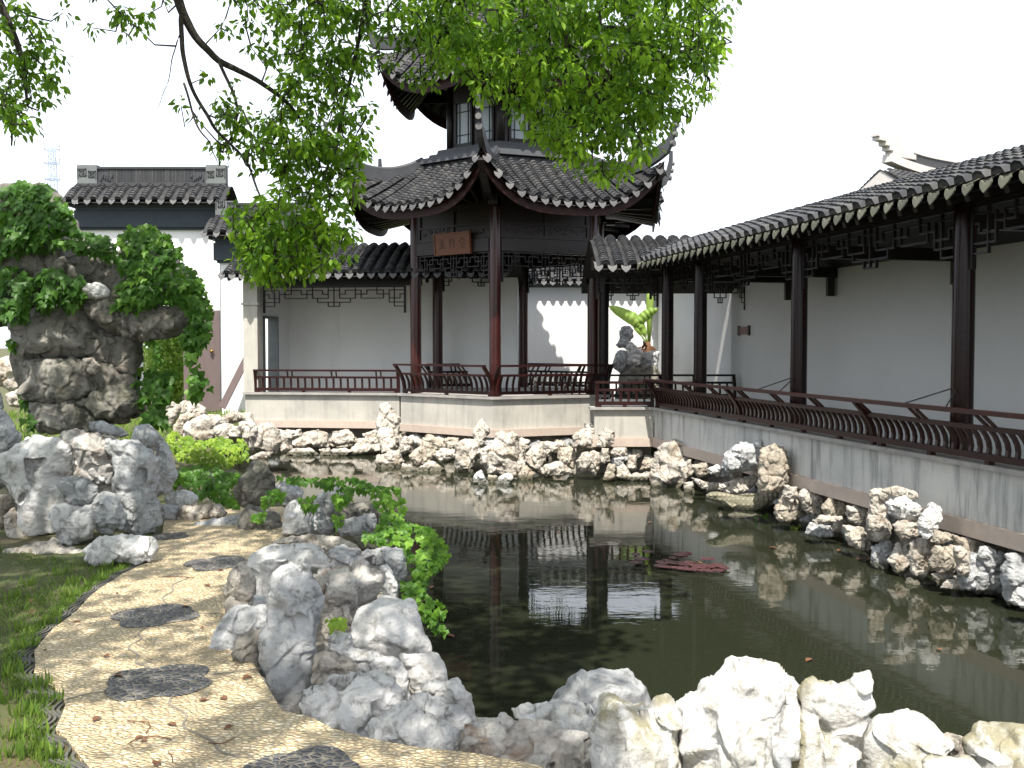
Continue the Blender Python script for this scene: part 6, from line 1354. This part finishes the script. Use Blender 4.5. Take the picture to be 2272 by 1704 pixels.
# --- banana plant and scholar rock in the court
Yb = 24.6
stem0 = at(1438, 790, Yb)
root = empty('banana_plant', (stem0.x, Yb, 1.2), 'banana plant with two broad spreading leaves and one rolled upright leaf', 'plant')
VE = lambda x, y: (1300 + x / 3.456, 480 + y / 3.456)
def banana_leaf(path_px, width, twist=0.0, n=24):
    P = [at(*VE(*q), Yb) for q in path_px]; pts = []
    for i in range(len(P) - 1):
        for t in np.linspace(0, 1, 8, endpoint=False): pts.append(P[i].lerp(P[i + 1], t))
    pts.append(P[-1])
    for _ in range(4): pts = [pts[0]] + [(pts[i - 1] + 2 * pts[i] + pts[i + 1]) / 4 for i in range(1, len(pts) - 1)] + [pts[-1]]
    V = []; fc = []; m = len(pts); rows = 7; ti = []
    rr = random.Random(int(width * 1000))
    for i, p in enumerate(pts):
        t = i / (m - 1); d = (pts[min(i + 1, m - 1)] - pts[max(i - 1, 0)]).normalized()
        side = d.cross(Vector((0, -1, 0))).normalized(); up = Vector((0, -1, 0))
        wv = width * max(.02, math.sin(math.pi * min(1, (t - .12) / .88 * 1.0 if t > .12 else .01)) ** .6) * (1 + rr.uniform(-.06, .04))
        for k in range(rows):
            u = -1 + 2 * k / (rows - 1)
            V.append(tuple(p + side * u * wv + Vector((0, -.18, 0)) * t - up * (abs(u) ** 1.4) * wv * .5 + Vector((0, .02 * math.sin(i * 1.7), 0)))); ti.append(.35 + .5 * (1 - abs(u)) * rr.uniform(.6, 1))
    for i in range(m - 1):
        for k in range(rows - 1): a = i * rows + k; fc.append((a, a + 1, a + rows + 1, a + rows))
    np_mesh('leaf', np.array(V), fc, M['banana'], root, True, tint=np.array(ti))
    b = MB(); b.tube([p + Vector((0, .01, -.0)) for p in pts[:int(m * .9)]], [.022 * (1 - .8 * i / m) for i in range(int(m * .9))], 6); b.build('midrib', M['banana'], root, smooth=True)
banana_leaf([(478, 990), (440, 870), (370, 790), (280, 745), (170, 690)], .155)
banana_leaf([(478, 990), (380, 850), (430, 780), (490, 735), (548, 712)], .13)
b = MB(); b.tube([at(*VE(484, 1010), Yb), at(*VE(486, 780), Yb), at(*VE(492, 640), Yb), at(*VE(478, 555), Yb)], [.03, .075, .10, .03], 10)
ru = b.build('rolled_leaf', M['banana'], root, smooth=True); a = ru.data.attributes.new('tint', 'FLOAT', 'POINT'); a.data.foreach_set('value', [.8] * len(ru.data.vertices))
b = MB(); b.tube([(stem0.x, Yb, 1.1), at(*VE(476, 1020), Yb), at(*VE(478, 960), Yb)], [.10, .09, .05], 12); b.build('stem', M['dry'], root, smooth=True)
g = np.random.default_rng(5); n = 26; cc = at(*VE(440, 1010), Yb - .1)
leaves('dead_leaves', np.array([cc]) + g.normal(0, .07, (n, 3)) * [1.6, 1, .6], g.normal(0, 1, (n, 3)) - [.3, 0, .5], g.normal(0, 1, (n, 3)), g.uniform(.15, .35, n), g.uniform(0, 1, n), OVATE, 'dry', root)
VErock = lambda pts: [VE(*q) for q in pts]
GS = 'scholar rocks in the court behind the pavilion'
rock(VErock([(250, 900), (270, 850), (320, 835), (360, 870), (360, 930), (330, 970), (350, 1020), (250, 1010), (225, 990), (260, 950)]), 23.6, 'rk_grey', 'knobbly grey head of the scholar rock pile below the banana leaf', GS, N=1300, amp=1.4, cells=.4)
rock(VErock([(300, 1130), (310, 1000), (340, 960), (400, 1010), (440, 1050), (420, 1140), (340, 1150)]), 23.4, 'rk_white', 'bright sloping middle stone of the scholar rock pile', GS, N=1000, amp=1.2)
rock(VErock([(205, 1160), (220, 1050), (270, 1010), (320, 1040), (310, 1160), (260, 1200)]), 23.4, 'rk_grey', 'left dark grey stone of the scholar rock pile', GS, N=900, amp=1.3)
rock(VErock([(410, 1130), (420, 1045), (560, 1035), (550, 1120), (540, 1230), (430, 1230)]), 23.5, 'rk_grey', 'flat-topped right stone of the scholar rock pile', GS, N=1200, amp=1.2)
rock(VErock([(240, 1300), (260, 1170), (330, 1120), (420, 1130), (500, 1180), (560, 1230), (550, 1400), (250, 1400)]), 23.3, 'rk_moss', 'wide dark base stone of the scholar rock pile', GS, N=1500, amp=1.2)

# ================================================================ CAMPHOR TREE overhanging the view
tree = empty('camphor_tree', (-5.2, -1.5, .6), 'large camphor tree whose leafy branches hang into the top of the view', 'tree')
W_ = lambda pts: cr('V', pts)
branches = []      # (list of points, radii)
def limb(pts, r0, r1, smooth=3):
    P = [Vector(p) for p in pts]; q = []
    for i in range(len(P) - 1):
        for t in np.linspace(0, 1, 6, endpoint=False): q.append(P[i].lerp(P[i + 1], t) + Vector((random.uniform(-.012, .012), random.uniform(-.012, .012), random.uniform(-.012, .012))))
    q.append(P[-1])
    for _ in range(smooth): q = [q[0]] + [(q[i - 1] + 2 * q[i] + q[i + 1]) / 4 for i in range(1, len(q) - 1)] + [q[-1]]
    branches.append((q, [r0 + (r1 - r0) * i / (len(q) - 1) for i in range(len(q))]))
b = MB(); tr = [(-5.2, -1.5, .4), (-5.15, -1.45, 1.5), (-5.0, -1.3, 3.0), (-4.7, -1.0, 4.5), (-4.3, -.5, 5.8)]
b.tube(tr, [.42, .33, .28, .24, .2], 14); b.build('trunk', M['bark'], tree, smooth=True)
limb([(-4.7, -1.0, 4.5), (-3.6, 1.5, 6.3), (-3.2, 4.2, 6.4), at(*W_([(375, -60)])[0], 7.6), at(*W_([(388, 20)])[0], 7.7), at(*W_([(420, 80)])[0], 7.8), at(*W_([(470, 130)])[0], 7.9), at(*W_([(540, 165)])[0], 8.0), at(*W_([(610, 210)])[0], 8.1), at(*W_([(660, 270)])[0], 8.2), at(*W_([(700, 340)])[0], 8.2)], .055, .008)
limb([at(*W_([(391, 20)])[0], 7.7), at(*W_([(392, 90)])[0], 7.7), at(*W_([(405, 170)])[0], 7.7), at(*W_([(440, 240)])[0], 7.8), at(*W_([(475, 290)])[0], 7.8), at(*W_([(530, 345)])[0], 7.9), at(*W_([(560, 420)])[0], 7.9), at(*W_([(600, 500)])[0], 8.0)], .02, .006)
limb([at(*W_([(392, 60)])[0], 7.7), at(*W_([(372, 120)])[0], 7.65), at(*W_([(362, 180)])[0], 7.6), at(*W_([(340, 235)])[0], 7.6)], .006, .002)
limb([at(*W_([(470, 130)])[0], 7.9), at(*W_([(520, 230)])[0], 7.9), at(*W_([(490, 330)])[0], 7.9), at(*W_([(420, 250)])[0], 7.8)], .014, .004)
limb([at(*W_([(400, 180)])[0], 7.7), at(*W_([(425, 270)])[0], 7.6), at(*W_([(450, 300)])[0], 7.6), at(*W_([(470, 350)])[0], 7.6)], .010, .003)
limb([(-3.2, 4.2, 6.4), (-1.8, 6.0, 6.6), at(*W_([(800, -60)])[0], 7.8), at(*W_([(780, 60)])[0], 8.0), at(*W_([(740, 250)])[0], 8.1), at(*W_([(690, 420)])[0], 8.1), at(*W_([(640, 520)])[0], 8.0)], .03, .005)
limb([(-1.8, 6.0, 6.6), (-.2, 7.2, 6.4), at(*W_([(1150, -60)])[0], 8.0), at(*W_([(1200, 60)])[0], 8.1), at(*W_([(1280, 180)])[0], 8.2), at(*W_([(1330, 300)])[0], 8.2)], .06, .01)
limb([(-.2, 7.2, 6.4), at(*W_([(1020, -30)])[0], 8.1), at(*W_([(960, 60)])[0], 8.2), at(*W_([(930, 130)])[0], 8.2)], .03, .008)
limb([at(*W_([(1200, 60)])[0], 8.1), at(*W_([(1350, 60)])[0], 8.1), at(*W_([(1480, 120)])[0], 8.1), at(*W_([(1540, 60)])[0], 8.1)], .03, .008)
limb([(-3.6, 1.5, 6.3), (-4.3, 4.4, 6.0), at(*W_([(-30, -60)])[0], 7.4), at(*W_([(50, 120)])[0], 7.4), at(*W_([(60, 230)])[0], 7.4)], .06, .008)
for q in ([(-4.3, -.5, 5.8), (-5.5, 3, 7.2), (-5.5, 7, 7.6), (-5, 10, 7.4)], [(-4.3, -.5, 5.8), (-2.5, 1.5, 7.4), (-1.2, 4.0, 7.8), (-.8, 7, 7.9)], [(-4.3, -.5, 5.8), (-7, 1.5, 7.6), (-8.5, 5, 7.8)], [(-4.3, -.5, 5.8), (-3, -2, 7.2), (-.8, -1.5, 7.8)], [(-3.2, 3, 7.4), (-3.4, 5.5, 7.8), (-3, 8.5, 7.6)]):
    limb(q, .14, .03)
g = np.random.default_rng(77)
nodes = [p for q, r in branches for p in q]
CL = []      # cluster (pos, leaf count, tint, spread)
def clusters(pts, per_m2, Yr, cnt, tint, spread=.13, Y=8.0):
    P = np.array(W_(pts)); ar = abs(np.sum(P[:, 0] * np.roll(P[:, 1], -1) - np.roll(P[:, 0], -1) * P[:, 1])) / 2 * (Y / F) ** 2
    n = max(2, int(ar * per_m2))
    for x, y in sample_poly(P, n, g): CL.append((at(x, y, float(Y + g.uniform(-Yr, Yr))), cnt, g.uniform(*tint), spread))
clusters([(860, -30), (870, 40), (910, 100), (960, 135), (1000, 160), (1020, 190), (1080, 215), (1130, 255), (1160, 300), (1240, 345), (1280, 380), (1340, 375), (1400, 335), (1440, 270), (1500, 235), (1535, 180), (1555, 100), (1575, 30), (1560, -60)], 230, .65, 22, (.1, 1.1), .12, 8.1)
clusters([(590, -30), (780, -30), (800, 60), (790, 150), (795, 250), (770, 360), (765, 480), (740, 540), (690, 570), (600, 600), (540, 600), (505, 520), (560, 440), (600, 380), (560, 300), (600, 200), (620, 130), (600, 60)], 200, .45, 20, (.05, .9), .11, 8.0)
clusters([(450, 240), (520, 200), (590, 240), (600, 340), (560, 380), (490, 370), (465, 300)], 110, .3, 16, (.05, .6), .10, 7.9)
clusters([(480, -30), (620, -30), (620, 130), (560, 150), (500, 80)], 70, .35, 16, (.05, .5), .10, 7.9)
clusters([(115, -30), (390, -30), (370, 40), (260, 70), (180, 60), (125, 65)], 42, .3, 15, (.05, .5), .10, 7.6)
clusters([(400, -30), (490, -30), (500, 60), (450, 80)], 28, .3, 12, (.05, .5), .09, 7.8)
clusters([(310, 220), (370, 180), (440, 240), (470, 300), (410, 285), (330, 260)], 14, .2, 8, (.05, .5), .08, 7.7)
clusters([(440, 90), (560, 150), (520, 200), (430, 170)], 16, .2, 8, (.05, .4), .08, 7.8)
clusters([(-40, -40), (40, 0), (75, 50), (110, 90), (145, 165), (90, 230), (70, 285), (10, 280), (-40, 280)], 130, .3, 18, (.05, .6), .10, 7.4)
clusters([(780, -30), (880, -30), (900, 60), (985, 130), (960, 185), (890, 200), (850, 130), (800, 110)], 90, .4, 16, (.05, .6), .10, 8.1)
clusters([(500, 430), (620, 420), (760, 500), (700, 580), (560, 600), (510, 560)], 120, .3, 16, (.4, 1.0), .11, 7.9)
clusters([(570, 560), (700, 540), (790, 560), (760, 590), (640, 600), (560, 600)], 100, .3, 15, (.5, 1), .10, 7.9)
nvis = len(CL)
# upper crown outside the frame: it shades the path
for i in range(3000):
    x = g.uniform(-8.8, 1.6); y = g.uniform(-2.6, 8.8); z = 7.1 + g.uniform(0, 1.3)
    dens = .5 + .5 * vnoise(np.array([[x * .8, y * .8, 3.3]]))[0]
    lim = .12 + .9 * max(0, y - 2.3) / 2.0 - .25 * max(0, y - 4.5)
    gap = .25 + .55 * math.exp(-(((x + 1.9) / .8) ** 2 + ((y - .2) / .8) ** 2) * 1.0) + .22 * math.exp(-(((x + 2.6) / .7) ** 2 + ((y - 2.4) / .5) ** 2))
    if dens < gap or x > min(lim, 1.4): continue
    CL.append((Vector((x, y, z)), 20, g.uniform(.1, .7), .22))
C = []; T_ = []; N_ = []; S_ = []; TI = []; TW = []
N0 = np.array([tuple(p) for p in nodes]); cp = np.array([tuple(c[0]) for c in CL])
dist = np.array([np.sqrt(((N0 - p) ** 2).sum(1)).min() for p in cp]); order = np.argsort(dist)
nodeL = N0.copy()
for oi in order:
    p, cnt, tn, sp_ = CL[oi]; pa = np.array(tuple(p)); dd = np.sqrt(((nodeL - pa) ** 2).sum(1)); j = int(dd.argmin()); a = Vector(nodeL[j])
    if dd[j] > .03:
        mid = (a + p) / 2 + Vector((g.normal(0, .03), g.normal(0, .03), -.05 + g.normal(0, .04))); TW.append(([a, mid, p], .0075 if oi < nvis else .014)); nodeL = np.r_[nodeL, [tuple(mid)], [tuple(p)]]
    m = int(cnt * g.uniform(.7, 1.3)); q = g.normal(0, 1, (m, 3)); q /= np.linalg.norm(q, axis=1)[:, None]
    o = pa + q * sp_ * g.uniform(.1, 1.0, m)[:, None] * [1, 1, .9]; C.append(o)
    T_.append(q * .8 + g.normal(0, .3, (m, 3)) + [0, 0, -.75]); N_.append(g.normal(0, .5, (m, 3)) + [0, -.35, .8])
    S_.append(g.uniform(.042, .080, m) * (1.0 if oi < nvis else 2.1)); TI.append(np.clip(tn + g.normal(0, .12, m), 0, 1))
C = np.concatenate(C); T_ = np.concatenate(T_); N_ = np.concatenate(N_); S_ = np.concatenate(S_); TI = np.concatenate(TI)
leaves('crown', C, T_, N_, S_, TI, OVATE, 'camphor', tree)
b = MB()
for s, r in TW: b.tube(s, [r, r * .8, r * .5], 4, cap=False)
b.build('twigs', M['bark'], tree)
for q, r in branches: b = MB(); b.tube(q, r, 8); b.build('branch', M['bark'], tree, smooth=True)
print('leaves', len(C), 'rocks', len(ROCKS))

# ================================================================ GRASS, LILY PADS, FALLEN LEAVES
g = np.random.default_rng(9)
P = np.array([(-7.5, 3.2), (-7.5, 8.0), (-4.4, 8.0), (-3.3, 7.3)] + [(p.x - .07, p.y) for p in EDGE[2:]] + [(-1.6, 3.2)])
n = 80000; q = sample_poly(P, n, g); keep = (vnoise(np.c_[q * 1.6, np.zeros(n)]) + g.normal(0, .35, n)) > -.35; q = q[keep]; n = len(q)
hgt = np.clip(.030 + .020 * vnoise(np.c_[q * 2.3, np.ones(n)]) + g.normal(0, .009, n), .008, .075)
leaves('turf', np.c_[q, np.full(n, GZ - .005)], np.c_[g.normal(0, .55, (n, 2)), np.ones(n)], g.normal(0, 1, (n, 3)), hgt * 1.1, np.clip(.45 + .4 * vnoise(np.c_[q * 1.3, np.ones(n) * 5]) + g.normal(0, .2, n), 0, 1), (BLADE[0] * [1.6, 1, 1], BLADE[1]), 'grass')
tag(bpy.data.objects['turf'], 'patchy shaded grass left of the pebble path', 'grass', kind='stuff')
tufts = [(30, 1330), (220, 1290), (235, 1265), (165, 1300), (150, 1330), (110, 1390), (60, 1440), (30, 1500), (85, 1530), (50, 1590), (95, 1640), (110, 1690), (25, 1640), (15, 1560), (140, 1275), (60, 1300), (20, 1680), (70, 1680), (115, 1560), (40, 1400)]
for i, (x, y) in enumerate(tufts):
    c = on_z(x, y, GZ); n = 30; a = g.uniform(0, 2 * math.pi, n); r = g.uniform(0, .05, n)
    C_ = np.c_[c.x + r * np.cos(a), c.y + r * np.sin(a), np.full(n, GZ - .01)]
    o = leaves('grass_tuft', C_, np.c_[np.cos(a) * .45 + g.normal(0, .2, n), np.sin(a) * .45 + g.normal(0, .2, n), np.ones(n)], np.c_[-np.cos(a), -np.sin(a), np.full(n, .3)], g.uniform(.04, .10, n), np.clip(g.normal(.55, .2, n), 0, 1), (BLADE[0] * [.9, 1, 1.6], BLADE[1]), 'grass', None, loc=tuple(c))
    tag(o, 'one of the longer grass tufts along the left side of the path edging', 'grass tuft', 'longer grass tufts beside the path edging')
b = MB()
m_ = 5200; ti_ = g.integers(0, len(dense) - 1, m_); dn = np.array([tuple(p) for p in dense]); q = dn[ti_][:, :2] + np.c_[g.uniform(-.16, -.07, m_), g.normal(0, .03, m_)]
leaves('edge_grass', np.c_[q, np.full(m_, GZ - .005)], np.c_[g.normal(.1, .5, (m_, 2)), np.ones(m_)], g.normal(0, 1, (m_, 3)), g.uniform(.015, .05, m_), np.clip(g.normal(.55, .2, m_), 0, 1), (BLADE[0] * [1.6, 1, 1.3], BLADE[1]), 'grass')
tag(bpy.data.objects['edge_grass'], 'fringe of grass growing against the wavy tile edging', 'grass', kind='stuff')
# far grass seen left of the arch and under the plank
q = sample_poly(np.array([(-14, 12), (-14, 23.5), (-5.8, 23.5), (-5.2, 16), (-6.2, 12.5)]), 9000, g); n = len(q)
leaves('far_turf', np.c_[q, np.full(n, GZ - .01)], np.c_[g.normal(0, .4, (n, 2)), np.ones(n)], g.normal(0, 1, (n, 3)), g.uniform(.08, .2, n), g.uniform(.4, 1, n), (BLADE[0] * [2, 1, 1], BLADE[1]), 'grass'); tag(bpy.data.objects['far_turf'], 'sunlit grass behind the rock arch in front of the gateway', 'grass', kind='stuff')
lil = cr('E', [(300, 828), (280, 838), (240, 855), (200, 868), (180, 880), (230, 880), (270, 885), (300, 890), (330, 882), (360, 895), (390, 905), (420, 898), (450, 905), (480, 895), (510, 905), (530, 912), (490, 925), (440, 925), (400, 925), (360, 922), (320, 915), (280, 912), (240, 908), (200, 905), (170, 900), (430, 860), (20, 835), (60, 860), (30, 880), (95, 820)])
for i, (x, y) in enumerate(lil):
    c = on_z(x, y, .006 + .0012 * i); r = g.uniform(.045, .085); b = MB(); n = 18; st = g.uniform(0, 6)
    pts = [(c.x, c.y, c.z)] + [(c.x + r * math.cos(st + k / n * 5.9), c.y + r * math.sin(st + k / n * 5.9), c.z + .003 * math.sin(k * 2.1)) for k in range(n + 1)]
    v0 = len(pts); b.v = pts + [(a_, b__, z_ - .004) for a_, b__, z_ in pts]
    b.f = [(0, k, k + 1) for k in range(1, n + 1)] + [(v0, v0 + k + 1, v0 + k) for k in range(1, n + 1)] + [(k, v0 + k, v0 + k + 1, k + 1) for k in range(0, n + 1)] + [(n + 1, v0 + n + 1, v0, 0)]
    o = b.build('lily_pad', M['lily'], None, loc=(c.x, c.y, c.z)); tag(o, 'small reddish lily pad floating in the loose patch at the middle of the pond', 'lily pad', 'reddish lily pads on the pond')
fl = [(240, 1458), (298, 1640), (325, 1645), (440, 1555), (500, 1553), (75, 1330), (70, 1358), (480, 1265), (250, 1500), (465, 1300), (265, 1315), (445, 1390), (345, 1700), (560, 1500), (180, 1380), (100, 1445), (420, 1345), (390, 1610), (205, 1600), (520, 1610)]
for i, (x, y) in enumerate(fl):
    c = on_z(x, y, (PZ if on_z(x, y, PZ).x > -2.3 else GZ + .03) + .006); a = g.uniform(0, 6)
    o = leaves('fallen_leaf', np.array([tuple(c)]), np.array([[math.cos(a), math.sin(a), .12]]), np.array([[.1, 0, 1.0]]), np.array([g.uniform(.035, .06)]), np.array([.5]), (OVATE[0] * [1.2, 1, 2], OVATE[1]), 'dry', None, loc=tuple(c))
    tag(o, 'small dry brown leaf fallen on the path or grass', 'leaf', 'fallen dry leaves on the path and grass')
fw = [(1705, 1214), (1858, 1222), (1916, 1240), (1925, 1239), (990, 1407), (940, 1330), (960, 1300), (2090, 1443), (1800, 1460), (1560, 1250), (1530, 1268), (1440, 1160), (1240, 1178), (1305, 1095)]
for i, (x, y) in enumerate(fw):
    c = on_z(x, y, .008); a = g.uniform(0, 6)
    o = leaves('floating_leaf', np.array([tuple(c)]), np.array([[math.cos(a), math.sin(a), .05]]), np.array([[.05, 0, 1.0]]), np.array([g.uniform(.07, .11)]), np.array([.5]), OVATE, 'dry', None, loc=tuple(c))
    tag(o, 'single dry leaf drifting on the pond surface', 'leaf', 'dry leaves drifting on the pond')
tw = [[(892, 1102), (1040, 1112), (1055, 1140), (1020, 1190)], [(900, 1262), (980, 1218), (1110, 1210), (1200, 1235)], [(1180, 1320), (1205, 1350), (1210, 1390)], [(1460, 1258), (1560, 1262), (1650, 1220)], [(1110, 95), (1230, 92), (1360, 100)]]
for t in tw:
    P_ = [on_z(*q, PZ + .008) for q in cr('P', t)]; b = MB(); b.tube(P_, .0025, 5); o = b.build('fallen_twig', M['dry'], None, loc=tuple(P_[0])); tag(o, 'thin dry twig lying on the pebble path', 'twig', 'dry twigs on the path')
